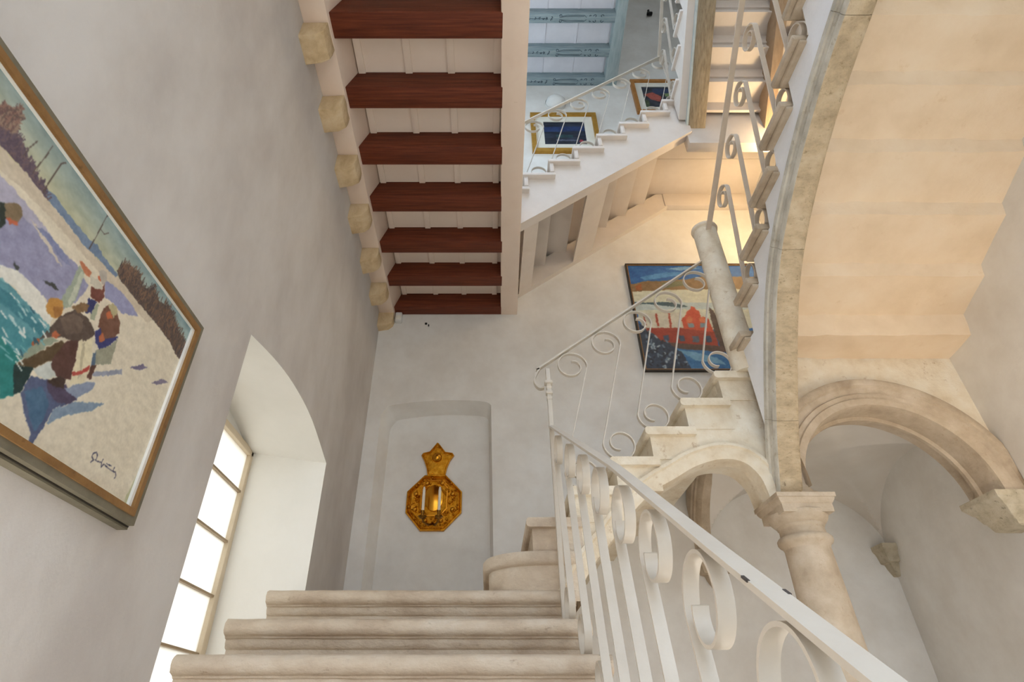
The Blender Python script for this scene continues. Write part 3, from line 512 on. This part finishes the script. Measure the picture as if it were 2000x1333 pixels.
# ------------------------------------------------------------------ round stone newel where the flights turn
PX, PY = 1.478, 2.775
np_ = thing('stone_newel_post', 'round whitewashed stone post with rolled cap at the turn of the stairs', 'post', (PX, PY, 1.70))
build('shaft', MB().lathe([(0.078, 1.70), (0.078, 2.3), (0.076, 2.84)], (PX, PY), 40), 'step_white', np_)
build('cap', MB().lathe([(0.076, 2.83), (0.084, 2.838), (0.087, 2.85), (0.084, 2.863), (0.07, 2.872), (0.02, 2.876)], (PX, PY), 40), 'step_white', np_)

# ------------------------------------------------------------------ iron railings
def scroll(H, Rr, n=46, amax=450):
    """S-shaped scroll baluster in (s, t): s runs uphill, t up; top scroll hangs downhill of the stem"""
    top = []
    for k in range(n):
        a = amax * (1 - k / (n - 1))
        r = Rr * (1 - (0.62 if amax > 400 else 0.5) * max(0, (a - 120) / (amax - 120)))
        top.append((r*math.cos(R(a)) , H - Rr + r*math.sin(R(a))))
    stem = [(top[-1][0]*(1-t) + -top[-1][0]*t, top[-1][1]*(1-t) + (H - top[-1][1])*t) for t in [i/10 for i in range(1, 10)]]
    sm = [((p[0]), p[1]) for p in stem]
    bot = [(-a, H - b) for a, b in reversed(top)]
    return top + sm + bot
def railing(label, org, axis, up, rail, feet, wid, thb, mt, Rr=0.082, handw=0.04, plane=None, endpts=None, newel=None, amax=450):
    """axis: unit vector uphill in plan; rail: polyline of the handrail; feet: (position along axis, foot z, top z)"""
    t = thing('iron_railing', label, 'railing', org)
    perp = (axis[1], -axis[0], 0)
    hr = MB().bar(rail, handw, 0.009, perp); build('handrail', hr, mt, t, smooth=40)
    cache = {}
    for base, H in feet:
        key = round(H, 3)
        me = cache.get(key)
        if me is None:
            pts = [(axis[0]*s, axis[1]*s, z) for s, z in scroll(H, Rr, 46, amax)]
            mb = MB().bar(pts, wid, thb, perp); me = bpy.data.meshes.new('baluster'); me.from_pydata(mb.v, [], mb.f); finish(me, 50, 0); me.materials.append(MT[mt]); cache[key] = me
        place('baluster', me, base, t)
    return t
# 1: foreground railing
XR1 = 0.33
AP = [(2.523, 1.195), (2.187, 0.998), (1.906, 0.829), (1.645, 0.675), (1.392, 0.524), (1.165, 0.388), (0.929, 0.248), (0.706, 0.113), (0.47, -.03), (0.2, -.19)]
def tread1(y):
    for a, z in ST1:
        if a <= y: return z
    return ZF
ft = [((XR1, y, tread1(y)), round(z - .010 - tread1(y), 3)) for y, z in AP]
rl1 = railing('cream iron scroll railing in the foreground beside the lower flight', (XR1, 1.4, -0.4), (0, 1), 1,
        [(XR1, 2.725, 1.346), (XR1, 1.416, 0.581), (XR1, 0.846, 0.219), (XR1, 0.5, 0.004), (XR1, 0.1, -0.249)], ft, 0.026, 0.006, 'iron', 0.078, 0.030, amax=372)
m = MB().box(XR1 - .012, XR1 + .012, 2.712, 2.736, 0.372, 1.70)
nb = build('newel_bar', m, 'iron', rl1, bevel=0.003)
for z, h in ((1.50, .014), (1.535, .018), (1.57, .014), (1.60, .022)): build('collar', MB().box(XR1 - h, XR1 + h, 2.724 - h, 2.724 + h, z, z + .018), 'iron', nb, bevel=0.003)
for y, z, s, dx in ((0.735, 0.150, .014, -.0145), (0.70, 0.128, .012, .0145)):
    build('paint_chip', MB().bar([(XR1 + dx, y, z + .0045), (XR1 + dx, y + s, z + .0045 + s*.625)], 0.004, 0.003, (1, 0, 0)), 'chip', rl1)
# 2: railing of the back flight
Y2 = 2.79
def tread2(x):
    z = 0.545
    for a, h in N2:
        if a <= x: z = h
    return z
AP2 = [(0.481, 1.848), (0.694, 2.004), (0.903, 2.16), (1.12, 2.316), (1.334, 2.488)]
ft = [((x, Y2 + .005, tread2(x)), round(z - tread2(x), 3)) for x, z in AP2]
curl = [(0.322 - 0.012, 1.615), (0.285, 1.612), (0.262, 1.64), (0.262, 1.68), (0.29, 1.735), (0.328, 1.772)]
rail2 = [(a, Y2, b) for a, b in curve(curl + [(0.9, 2.20), (1.48, 2.635)], 5)]
railing('cream iron scroll railing on the back flight ending at the stone post', (0.9, Y2, 1.0), (1, 0), 1, rail2, ft, 0.024, 0.006, 'iron', 0.088, 0.032)
# 3: railing of the flight overhead
X3 = 1.47
AP3 = [(2.411, 2.848), (2.155, 2.998), (1.905, 3.15), (1.656, 3.30), (1.41, 3.46), (1.16, 3.62)]
def tread3(y):
    z = N3[0][1]
    for a, h in N3:
        if a >= y: z = h
    return z
ft = [((X3, y, tread3(y + .04)), round(z - tread3(y + .04), 3)) for y, z in AP3]
railing('beige iron scroll railing rising steeply beside the tooled stone arch', (X3, 1.8, 2.0), (0, -1), 1, [(X3, 2.74, 2.765), (X3, 2.417, 2.966), (X3, 1.985, 3.245), (X3, 1.579, 3.51), (X3, 1.0, 3.89)], ft, 0.026, 0.006, 'iron_beige', 0.075, 0.034)

# ------------------------------------------------------------------ white wooden stair of the upper storey
YU = 3.08
u2 = thing('wooden_staircase', 'white painted wooden flight of the upper storey along the back wall', 'staircase', (0.9, 3.6, 3.2))
U2 = [(0.055 + .2195*k, 3.622 + .173*k) for k in range(8)]       # nosing x, tread top z
for x, z in U2:
    td = build('tread', MB().box(x, x + .27, YU - .045, YB, z - .034, z), 'white_wood', u2, bevel=0.006)
    build('riser', MB().box(x + .025, x + .045, YU + .05, YB, z - .173, z - .034), 'white_wood', u2)
    if x > 0.2: build('end_block', MB().box(x + .012, x + .045, YU - .03, YU + .01, z - .145, z - .034), 'white_wood', td, bevel=0.004)
low = lambda x: 3.237 + 0.751 * (x - 0.236)
saw = []
for x, z in U2: saw += [(x + .03, z - .175), (x + .03, z - .034)]
saw += [(1.80, U2[-1][1] - .034), (1.80, low(1.80)), (0.2, low(0.2))]
saw = [(max(a, 0.2), b) for a, b in saw if a > 0.05]
build('outer_string', MB().prism([(0.2, 3.55)] + [p for p in saw if not (p[0] == 0.2 and p[1] > 3.4)], 'y', YU, YU + .09), 'white_wood', u2, smooth=20)
lw = lambda x: 3.397 + 0.746 * (x - 0.276)
build('wall_string', MB().prism([(0.2, lw(.2)), (1.95, lw(1.95)), (1.95, lw(1.95) + .26), (0.2, lw(.2) + .26)], 'y', YB - .06, YB), 'white_wood', u2, smooth=20)
for x0, x1 in ((0.28, 0.40), (0.82, 1.02)):
    m = MB(); z0, z1 = low(x0) + .03, low(x1) + .03; y0, y1 = YU + .09, YB - .05
    g = 0.10
    m.add([(x0, y0, z0), (x1, y0, z1), (x1, y1, z1 + g), (x0, y1, z0 + g), (x0, y0, z0 + .05), (x1, y0, z1 + .05), (x1, y1, z1 + g + .05), (x0, y1, z0 + g + .05)], [(0,3,2,1),(4,5,6,7),(0,1,5,4),(1,2,6,5),(2,3,7,6),(3,0,4,7)])
    build('cross_board', m, 'white_wood', u2)
# landing
ul = thing('wooden_landing', 'white wooden quarter landing against the back wall with ledger board', 'landing', (2.2, 3.6, 4.2))
build('deck', MB().box(1.62, 2.84, 3.16, YB, 4.80, 4.86), 'white_wood', ul)
for y0, y1 in ((3.2, 3.66), (3.663, 4.115)): build('soffit_board', MB().box(1.66, 2.84, y0, y1, 4.78, 4.801), 'white_wood', ul, bevel=0.002)
build('trimmer', MB().box(1.76, 2.84, 3.10, 3.2, 4.27, 4.80), 'white_wood', ul, bevel=0.006)
build('ledger', MB().box(1.86, 2.84, YB - .07, YB, 4.60, 4.80), 'white_wood', ul, bevel=0.005)
# flight above the landing
u3 = thing('wooden_staircase', 'wooden flight coming forward from the upper landing on a weathered timber stringer', 'staircase', (2.2, 2.6, 4.5))
U3 = [(3.09 - .205*k, 4.87 + .197*k) for k in range(8)]
XW = 2.78
for y, z in U3:
    build('tread', MB().box(1.68, XW, y - .235, y, z - .034, z), 'white_wood', u3, bevel=0.006)
    build('riser', MB().box(1.90, XW, y - .045, y - .02, z - .197, z - .034), 'white_wood', u3)
    build('soffit_panel', MB().prism([(y - .245, z - .075), (y - .04, z - .075), (y - .04, z - .05), (y - .245, z - .05)], 'x', 1.93, XW), 'white_wood', u3)
sg = []
for y, z in U3: sg += [(y - .03, z - .197), (y - .03, z - .034)]
yend = U3[-1][0] - .2
lowu = lambda y: 4.50 + 0.873 * (3.07 - y)
build('outer_string', MB().prism(sg + [(yend, U3[-1][1] - .034), (yend, lowu(yend) + .04), (3.06, lowu(3.06) + .04)], 'x', 1.705, 1.775), 'white_wood', u3, smooth=20)
build('stringer', MB().prism([(3.10, 4.475), (3.10, 4.66), (yend, lowu(yend) + .21), (yend, lowu(yend))], 'x', 1.785, 1.94), 'timber', u3, bevel=0.006, label='weathered brown timber stringer')
build('stringer_face', MB().prism([(3.10, 4.478), (3.10, 4.69), (yend, lowu(yend) + .24), (yend, lowu(yend) + .003)], 'x', 1.768, 1.786), 'timber_blue', u3, label='pale blue washed side of the stringer')
build('stringer', MB().prism([(3.10, 4.475), (3.10, 4.70), (yend, lowu(yend) + .23), (yend, lowu(yend) + .0)], 'x', 2.47, 2.56), 'warm_wood', u3, bevel=0.006, label='brown stringer by the right wall')
# railings of the upper storey
ft = []
for x, z in U2[1:]:
    ft.append(((x + .13, YU + .03, z), 0.80))
ru = railing('cream iron scroll railing of the white upper flight', (1.0, YU - .03, 3.8), (1, 0), 1, [(0.25, YU - .03, 4.44), (0.319, YU - .03, 4.494), (1.03, YU - .03, 5.05), (1.715, YU - .03, 5.585)], ft, 0.022, 0.005, 'iron', 0.088, 0.03)
build('end_post', MB().bar([(1.735, YU - .02, 4.86), (1.715, YU - .03, 5.585)], 0.02, 0.02, (0, 1, 0)), 'iron', ru)
ft = [((1.70, y - .1, z), 0.66) for y, z in U3]
railing('slim iron scroll railing of the topmost flight over the landing', (1.70, 2.6, 4.8), (0, -1), 1, [(1.70, 3.05, 5.58), (1.70, 1.5, 7.06)], ft, 0.022, 0.005, 'iron', 0.07, 0.03)

# ------------------------------------------------------------------ brass wall sconce in the niche
yn2 = YB + 0.148
sx, sz0, sz1 = -0.424, 1.262, 1.985
sc_ = thing('wall_sconce', 'embossed brass candle sconce with octagonal plate and crown in the niche', 'sconce', (sx, yn2, sz0))
def plate(outl, y0, y1, mt, name, parent, bev=0.006): return build(name, MB().prism(outl, 'y', y0, y1), mt, parent, smooth=30, bevel=bev)
oc = [(-.095, 1.262), (.085, 1.262), (.215, 1.40), (.215, 1.565), (.085, 1.70), (-.085, 1.70), (-.215, 1.565), (-.215, 1.40)]
oc = [(sx + a, b) for a, b in oc]
oz = 1.48
def sq(pts, f): return [(sx + (a - sx)*f, oz + (b - oz)*f) for a, b in pts]
m = MB(); m.strip([xz(yn2, oc), xz(yn2 - .022, sq(oc, .99)), xz(yn2 - .026, sq(oc, .95)), xz(yn2 - .014, sq(oc, .91)), xz(yn2 - .03, sq(oc, .80)), xz(yn2 - .026, sq(oc, .56)), xz(yn2 - .034, sq(oc, .50)), xz(yn2 - .024, sq(oc, .46))], True)
k = len(m.v); m.f.append(tuple(range(k-8, k)))
pl = build('backplate', m, 'brass', sc_, smooth=25)
# repousse bosses around the rim
mb = MB()
def dome(m, x, y, z, r, h, n=12):
    rows = [[(x + r*math.cos(t)*math.cos(2*math.pi*k/n), y - h*math.sin(t), z + r*math.cos(t)*math.sin(2*math.pi*k/n)) for k in range(n)] for t in (0, .5, .95, 1.4)]
    m.strip(rows, True); k = len(m.v); m.f.append(tuple(range(k-n, k)))
for k in range(8):
    a = R(22.5 + 45*k); x, z = sx + .155*math.cos(a), 1.482 + .158*math.sin(a)
    bm_ = MB(); dome(bm_, x, yn2 - .024, z, .02, .02); build('boss', bm_, 'brass_plain', sc_, smooth=50)
for k in range(90):
    a = R(4*k); rr = .118 + .075*random.random(); x, z = sx + rr*math.cos(a)*1.0, 1.482 + rr*math.sin(a)*1.02
    dome(mb, x, yn2 - .023, z, random.uniform(.006, .013), .02, 8)
build('repousse_ornament', mb, 'brass', sc_, smooth=50, kind='stuff')
me_ = arc(sx, 1.51, .072, .105, 0, 360, 32)[:-1]
m = MB(); m.strip([xz(yn2 - .02, me_), xz(yn2 - .036, [(sx + (a-sx)*.97, 1.51 + (b-1.51)*.97) for a, b in me_]), xz(yn2 - .04, [(sx + (a-sx)*.7, 1.51 + (b-1.51)*.7) for a, b in me_]), xz(yn2 - .043, [(sx + (a-sx)*.2, 1.51 + (b-1.51)*.2) for a, b in me_])], True); k = len(m.v); m.f.append(tuple(range(k-32, k)))
build('mirror_boss', m, 'brass_plain', sc_, smooth=60, label='smooth polished oval reflector')
m = MB(); fr_ = [(sx + a, b) for a, b in ((-.05, 1.375), (.05, 1.375), (.098, 1.43), (.098, 1.59), (.05, 1.645), (-.05, 1.645), (-.098, 1.59), (-.098, 1.43))]
m.strip([xz(yn2 - .02, [(sx + (a-sx)*s, 1.51 + (b-1.51)*s) for a, b in fr_]) if d == 0 else xz(yn2 - d, [(sx + (a-sx)*s, 1.51 + (b-1.51)*s) for a, b in fr_]) for s, d in ((1.08, 0), (1.06, .036), (.98, .036), (.96, 0))], True)
build('reflector_rim', m, 'brass_plain', sc_, smooth=25)
cr = [(-.075, 1.69), (.065, 1.69), (.078, 1.76), (.10, 1.82), (.132, 1.868), (.118, 1.888), (.06, 1.897), (.0, 1.975), (-.012, 1.98), (-.07, 1.90), (-.122, 1.888), (-.136, 1.868), (-.11, 1.82), (-.088, 1.76)]
cr = [(sx + .012 + a, b) for a, b in cr]; ccx, ccz = sx + .008, 1.82
m = MB(); f_ = lambda s: [(ccx + (a-ccx)*s, ccz + (b-ccz)*s) for a, b in cr]
m.strip([xz(yn2, cr), xz(yn2 - .024, f_(.98)), xz(yn2 - .026, f_(.92)), xz(yn2 - .016, f_(.86)), xz(yn2 - .022, f_(.6))], True); k = len(m.v); m.f.append(tuple(range(k-len(cr), k)))
build('crown', m, 'brass', sc_, smooth=30)
m = MB(); dome(m, sx + .006, yn2 - .018, 1.845, .04, .034, 24); build('crown_boss', m, 'brass_plain', sc_, smooth=60)
CAND = [(-0.492, yn2 - .135), (-0.372, yn2 - .135)]
yb_ = yn2 - .02; arms = []
for x, y in CAND:
    m = MB(); m.tube([(sx, yb_, 1.315), (sx + (x-sx)*.4, yb_ - .05, 1.292), (sx + (x-sx)*.85, y + .01, 1.295), (x, y, 1.325)], .008, 8)
    arms.append(build('arm', m, 'brass_dark', sc_, smooth=50))
for am, (x, y) in zip(arms, CAND):
    build('drip_pan', MB().lathe([(.006, 1.318), (.02, 1.322), (.03, 1.333), (.031, 1.337), (.014, 1.337)], (x, y), 20), 'brass_dark', am)
    build('candle_socket', MB().lathe([(.011, 1.335), (.013, 1.35), (.011, 1.36), (.014, 1.375), (.015, 1.378), (.008, 1.378)], (x, y), 16), 'brass_dark', am)
for (x, y), lb in zip(CAND, ('slim ivory candle standing at the left of the brass sconce', 'slim ivory candle standing at the right of the brass sconce')):
    c_ = thing('candle', lb, 'candle', (x, y, 1.378), 'candles in the brass sconce')
    build('candle_stick', MB().lathe([(.0105, 1.378), (.0105, 1.535), (.007, 1.556), (.002, 1.562)], (x, y), 16), 'wax', c_)
    build('wick', MB().tube([(x, y, 1.56), (x + .001, y, 1.57)], .0012, 6), 'black', c_)

# ------------------------------------------------------------------ paintings
def canvas(name, mt, parent, plane, a0, a1, z0, z1, res, layers, base, lines=(), jitter=0.004, noise=10, soft=1):
    """flat canvas whose painted picture is a colour per vertex; plane=('x',v) or ('y',v)"""
    na, nz = int((a1-a0)/res) + 1, int((z1-z0)/res) + 1
    A, Z = np.meshgrid(np.linspace(a0, a1, na), np.linspace(z0, z1, nz))
    rng = np.random.RandomState(5)
    def sm(sx_, sz_):
        g = rng.rand(max(3, int(nz/sz_)) + 2, max(3, int(na/sx_)) + 2)
        yi = np.linspace(0, g.shape[0]-1.001, nz); xi = np.linspace(0, g.shape[1]-1.001, na); y0 = yi.astype(int); x0 = xi.astype(int); fy = (yi-y0)[:, None]; fx = (xi-x0)[None, :]
        return (g[y0][:, x0]*(1-fy)*(1-fx) + g[y0+1][:, x0]*fy*(1-fx) + g[y0][:, x0+1]*(1-fy)*fx + g[y0+1][:, x0+1]*fy*fx) - .5
    img = base(A, Z, sm)
    Aj, Zj = A + sm(3, 3)*jitter*2, Z + sm(3, 3)*jitter*2
    for c, poly in layers:
        ins = np.zeros(A.shape, bool); n = len(poly)
        for i in range(n):
            (x1, y1), (x2, y2) = poly[i], poly[(i+1) % n]
            if y1 == y2: continue
            cond = ((y1 > Zj) != (y2 > Zj)) & (Aj < (x2-x1)*(Zj-y1)/(y2-y1) + x1); ins ^= cond
        col = np.array(c, float)
        tex = (sm(2, 2)*noise*1.4 + sm(9, 5)*noise*1.6)[..., None]
        img = np.where(ins[..., None], col + tex, img)
    for c, wd, pts in lines:
        for (x1, y1), (x2, y2) in zip(pts, pts[1:]):
            dx, dy = x2-x1, y2-y1; t = np.clip(((A-x1)*dx + (Z-y1)*dy)/(dx*dx+dy*dy + 1e-12), 0, 1); d = np.hypot(A-x1-t*dx, Z-y1-t*dy)
            img = np.where((d < wd*.6)[..., None], np.array(c, float), img)
    for _ in range(soft):
        P_ = np.pad(img, ((1, 1), (1, 1), (0, 0)), 'edge'); img = (P_[:-2, 1:-1] + P_[2:, 1:-1] + P_[1:-1, :-2] + P_[1:-1, 2:] + 2*P_[1:-1, 1:-1])/6
    img = np.clip(img, 0, 255)/255; L_ = np.where(img <= .04045, img/12.92, ((img+.055)/1.055)**2.4)
    if plane[0] == 'x': P = np.stack([np.full(A.shape, plane[1]), A, Z], -1)
    else: P = np.stack([A, np.full(A.shape, plane[1]), Z], -1)
    V = P.reshape(-1, 3); o = np.array([V[:,0].mean(), V[:,1].mean(), V[:,2].min()])
    idx = np.arange(na*nz).reshape(nz, na); F = np.stack([idx[:-1,:-1], idx[:-1,1:], idx[1:,1:], idx[1:,:-1]], -1).reshape(-1, 4)
    me = bpy.data.meshes.new(name); me.from_pydata((V-o).tolist(), [], F.tolist())
    at = me.color_attributes.new('paint', 'FLOAT_COLOR', 'POINT'); at.data.foreach_set('color', np.concatenate([L_.reshape(-1, 3), np.ones((na*nz, 1))], 1).ravel().astype(np.float32))
    me.materials.append(canvas_mat(name + '_paint'))
    return place(name, me, o, parent)
def frame_x(parent, name, mt, x0, x1, y0, y1, z0, z1, wd, bev=0.003):
    """four mitred rails of a frame lying in a plane of constant x"""
    for rail in range(4):
        o_ = [(y0, z0), (y1, z0), (y1, z1), (y0, z1)]; i_ = [(y0+wd, z0+wd), (y1-wd, z0+wd), (y1-wd, z1-wd), (y0+wd, z1-wd)]
        a, b = rail, (rail+1) % 4
        build(name, MB().prism([o_[a], o_[b], i_[b], i_[a]], 'x', x0, x1), mt, parent, smooth=0)
def frame_y(parent, name, mt, ya, yb, x0, x1, z0, z1, wd):
    for rail in range(4):
        o_ = [(x0, z0), (x1, z0), (x1, z1), (x0, z1)]; i_ = [(x0+wd, z0+wd), (x1-wd, z0+wd), (x1-wd, z1-wd), (x0+wd, z1-wd)]
        a, b = rail, (rail+1) % 4
        build(name, MB().prism([o_[a], o_[b], i_[b], i_[a]], 'y', ya, yb), mt, parent, smooth=0)
# large winter scene on the left wall
pw = thing('painting', 'large framed winter painting of women washing linen by icy water', 'painting', (-1.0, 0.93, 0.455))
frame_x(pw, 'outer_moulding', 'frame_grey', -1.0, -0.972, 0.295, 1.545, 0.455, 1.128, .05)
frame_x(pw, 'dark_fillet', 'frame_dark', -0.972, -0.968, 0.300, 1.540, 0.460, 1.123, .05)  # thin dark band between the frame mouldings
frame_x(pw, 'frame_rail', 'frame_grey', -0.968, -0.952, 0.302, 1.536, 0.463, 1.120, .03)
frame_x(pw, 'gilt_rail', 'frame_gold', -0.968, -0.947, 0.322, 1.516, 0.482, 1.101, .017)
frame_x(pw, 'liner', 'white_edge', -0.970, -0.956, 0.336, 1.500, 0.490, 1.094, .012)
def base1(A, Z, sm):
    t = np.clip((Z - .945)/.14, 0, 1)[..., None]; top = np.array((146, 166, 166.)); low_ = np.array((206, 194, 146.))
    k = np.clip((A - .6)/.9, 0, 1)[..., None]
    return low_*(1-t) + top*t + (sm(16, 8)*26 + sm(4, 3)*12)[..., None] + np.array((-14, -4, 6.))*k
WN = [(c, p) for c, p in WINTER]
ext = [((222, 212, 190), [(0.3, .48), (1.03, .48), (1.02, .62), (.95, .75), (.62, 1.0), (0.3, 1.02)]), ((92, 150, 160), [(0.3, .60), (0.98, .60), (.93, .74), (.75, .86), (0.3, .9)])]
def shimmer():
    rr = random.Random(3); L_ = []
    for k in range(420):
        y = rr.uniform(.6, 1.2); z = rr.uniform(.62, .88)
        L_.append((((226, 230, 224), (180, 208, 208), (48, 92, 108), (120, 176, 182), (214, 222, 216))[k % 5], rr.uniform(.002, .0045), [(y, z), (y + rr.uniform(.006, .026), z - rr.uniform(.0, .008))]))
    return L_
wat = [p for c, p in WINTER if c == (92, 150, 160)][0]
def inside(pt, poly):
    r = False
    for i in range(len(poly)):
        (x1, y1), (x2, y2) = poly[i], poly[(i+1) % len(poly)]
        if (y1 > pt[1]) != (y2 > pt[1]) and pt[0] < (x2-x1)*(pt[1]-y1)/(y2-y1) + x1: r = not r
    return r
SH = [l for l in shimmer() if inside(l[2][0], wat)]
def twigs(poly, cols, n, up, seed):
    rr = random.Random(seed); L_ = []; a0 = min(p[0] for p in poly); a1 = max(p[0] for p in poly); b0 = min(p[1] for p in poly); b1 = max(p[1] for p in poly)
    while len(L_) < n:
        q = (rr.uniform(a0, a1), rr.uniform(b0, b1))
        if inside(q, poly): L_.append((cols[len(L_) % len(cols)], rr.uniform(.0012, .003), [q, (q[0] + rr.uniform(-.008, .008), q[1] + rr.uniform(.3, 1)*up)]))
    return L_
for c, p in WINTER:
    if c == (88, 74, 68): SH += twigs(p, [(78, 64, 60), (110, 84, 68), (96, 80, 74), (130, 100, 80), (64, 56, 58)], 700, .022, 1)
    if c == (92, 78, 92): SH += twigs(p, [(84, 72, 86), (112, 92, 96), (98, 84, 98)], 350, .018, 2)
    if c == (120, 88, 80): SH += twigs(p, [(104, 80, 78), (140, 108, 96), (150, 128, 112)], 300, .02, 3)
canvas('canvas', None, pw, ('x', -0.964), 0.336, 1.492, 0.496, 1.088, 0.0018, ext + WN, base1, SH + WLINES, 0.0026, 11, 1)
# red brick house painting on the back wall
pr_ = thing('painting', 'painting of a red stepped-gable building in snow under deep blue sky', 'painting', (1.95, YB, 2.57))
frame_y(pr_, 'frame_rail', 'frame_dark', YB - .03, YB, 1.335, 2.60, 2.575, 3.812, .012)
frame_y(pr_, 'gilt_rail', 'frame_gold', YB - .027, YB, 1.347, 2.588, 2.587, 3.80, .010)
def base2(A, Z, sm): return np.array((40, 96, 158.)) + (sm(20, 6)*30 + sm(5, 3)*16)[..., None]
rr_ = random.Random(9); BUSH = []
bush = REDB[-1][1]
for k in range(260):
    x, z = rr_.uniform(1.4, 2.0), rr_.uniform(2.6, 3.2)
    if inside((x, z), bush): BUSH.append((((150, 166, 178), (96, 116, 136), (24, 34, 50))[k % 3], .014, [(x, z), (x + rr_.uniform(-.02, .02), z + rr_.uniform(.005, .03))]))
canvas('canvas', None, pr_, ('y', YB - .02), 1.355, 2.58, 2.595, 3.79, 0.005, REDB, base2, BUSH, 0.006, 14)
# two small pictures upstairs
def small(label, x0, x1, z0, z1, fm, fw, mw, base, layers):
    t = thing('framed_picture', label, 'picture', ((x0+x1)/2, YB, z0))
    frame_y(t, 'frame_rail', fm, YB - .045, YB, x0, x1, z0, z1, fw)
    frame_y(t, 'mount', 'mount', YB - .02, YB, x0+fw, x1-fw, z0+fw, z1-fw, mw)
    canvas('canvas', None, t, ('y', YB - .012), x0+fw+mw, x1-fw-mw, z0+fw+mw, z1-fw-mw, .006, layers, base, (), .006, 16)
small('gilt framed picture of dark blue night water in a wide ivory mount', 0.505, 1.31, 5.55, 6.30, 'gilt', .055, .10, lambda A, Z, sm: np.array((16, 26, 46.)) + (sm(14, 4)*50)[..., None],
      [((18, 44, 92), [(.66, 5.95), (1.15, 5.97), (1.15, 6.06), (.66, 6.05)]), ((22, 60, 64), [(.8, 5.84), (1.0, 5.84), (1.0, 5.90), (.8, 5.90)]), ((84, 90, 110), [(.8, 5.78), (1.05, 5.77), (1.05, 5.80), (.8, 5.81)]), ((150, 40, 50), [(1.06, 5.76), (1.10, 5.75), (1.12, 5.79), (1.08, 5.81)])])
small('ochre framed abstract picture with red and green forms in a pale mount', 1.835, 2.60, 6.32, 7.03, 'ochre', .045, .085, lambda A, Z, sm: np.array((34, 40, 52.)) + (sm(8, 6)*50)[..., None],
      [((40, 56, 90), [(2.1, 6.75), (2.5, 6.75), (2.5, 6.86), (2.1, 6.86)]), ((170, 84, 72), [(1.98, 6.74), (2.1, 6.78), (2.2, 6.68), (2.16, 6.58), (2.06, 6.62)]), ((70, 84, 54), [(1.97, 6.45), (2.02, 6.45), (2.02, 6.6), (1.97, 6.62)]), ((160, 110, 92), [(2.2, 6.56), (2.44, 6.60), (2.44, 6.68), (2.22, 6.62)]), ((120, 140, 92), [(2.24, 6.68), (2.34, 6.70), (2.32, 6.76), (2.24, 6.76)])])

# ------------------------------------------------------------------ small fittings
sn = thing('motion_sensor', 'small white sensor box in the corner under the beamed ceiling', 'sensor', (-0.82, YB - .02, 3.10))
build('housing', MB().box(-0.855, -0.795, YB - .05, YB, 3.10, 3.195), 'white_plastic', sn, bevel=0.008)
build('lens', MB().box(-0.845, -0.805, YB - .056, YB - .048, 3.115, 3.155), 'mount', sn, bevel=0.003)
hk = thing('wall_hook', 'small black screw hook below the beamed ceiling', 'hook', (-0.56, YB - .02, 3.06))
build('plate', MB().box(-0.585, -0.565, YB - .01, YB, 3.085, 3.105), 'black', hk, bevel=0.003)
build('screw', MB().tube([(-0.55, YB, 3.075), (-0.548, YB - .02, 3.072), (-0.546, YB - .022, 3.055)], .005, 8), 'black', hk)
hk = thing('wall_hook', 'small black hook high on the wall beside the blue ceiling', 'hook', (2.38, YB - .03, 8.78))
build('stem', MB().tube([(2.385, YB, 8.95), (2.38, YB - .03, 8.9), (2.365, YB - .05, 8.78)], .012, 8), 'black', hk)
build('plate', MB().box(2.33, 2.41, YB - .07, YB - .02, 8.74, 8.785), 'black', hk, bevel=0.01)
lp = thing('wall_lamp', 'white round dome lamp on the upper wall above the gilt picture', 'lamp', (0.837, YB, 6.40))
m = MB(); dome(m, .837, YB - .03, 6.525, .125, .09, 32); build('shade', m, 'white_plastic', lp, smooth=60)
m = MB(); m.strip([[(.837 + .13*math.cos(2*math.pi*k/32), y, 6.525 + .13*math.sin(2*math.pi*k/32)) for k in range(32)] for y in (YB, YB - .032)], True); build('rim', m, 'white_plastic', lp)
# unseen bowl lights: warm ones under the flights, the rest added as fill
def uplight(label, y, z, power, col=(1.0, 0.72, 0.40), xw=None):
    x = XR(y) if xw is None else xw; sd = 1 if xw is None else -1
    t = thing('wall_light', label, 'lamp', (x, y, z))
    build('bracket', MB().box(min(x, x - .03*sd), max(x, x - .03*sd), y - .03, y + .03, z, z + .10), 'iron', t, bevel=0.004)
    build('bowl', MB().lathe([(.012, z + .03), (.05, z + .045), (.075, z + .08), (.08, z + .11), (.076, z + .11), (.02, z + .06)], (x - .10*sd, y), 24), 'opal', t)
    l = bpy.data.lights.new('bulb', 'POINT'); l.energy = power; l.color = col; l.shadow_soft_size = .05
    o = bpy.data.objects.new('bulb', l); C.objects.link(o); o.parent = t; o.location = (-.10*sd, 0, .16); return t
uplight('warm bowl light on the right wall under the wooden landing', 3.55, 3.75, 12)
uplight('warm bowl light on the right wall below the topmost flight', 3.02, 3.95, 26)
uplight('warm bowl light low on the right wall under the stone flight', 2.1, 0.9, 3, (1.0, 0.78, 0.52))
uplight('added fill bowl light on the right wall of the lower hall', 1.75, 0.05, 8, (1.0, 0.96, 0.92))  # added out of view to brighten the walls under the vault
uplight('added fill bowl light on the side of the lower stone flight', 1.5, -1.18, 40, (1.0, 0.97, 0.93), 0.36)  # unseen lamp added to lift the low right wall and the vault
uplight('added fill bowl light on the left wall by the foot of the stairs', 0.7, -0.42, 17, (1.0, 0.955, 0.91), -1.0)  # unseen lamp added to brighten the beamed ceiling from below
t = uplight('added fill bowl light on the left wall of the upper storey', 2.9, 5.2, 56, (0.62, 0.82, 1.0), -1.0)  # unseen cool lamp added to brighten the blue ceiling and upper wall
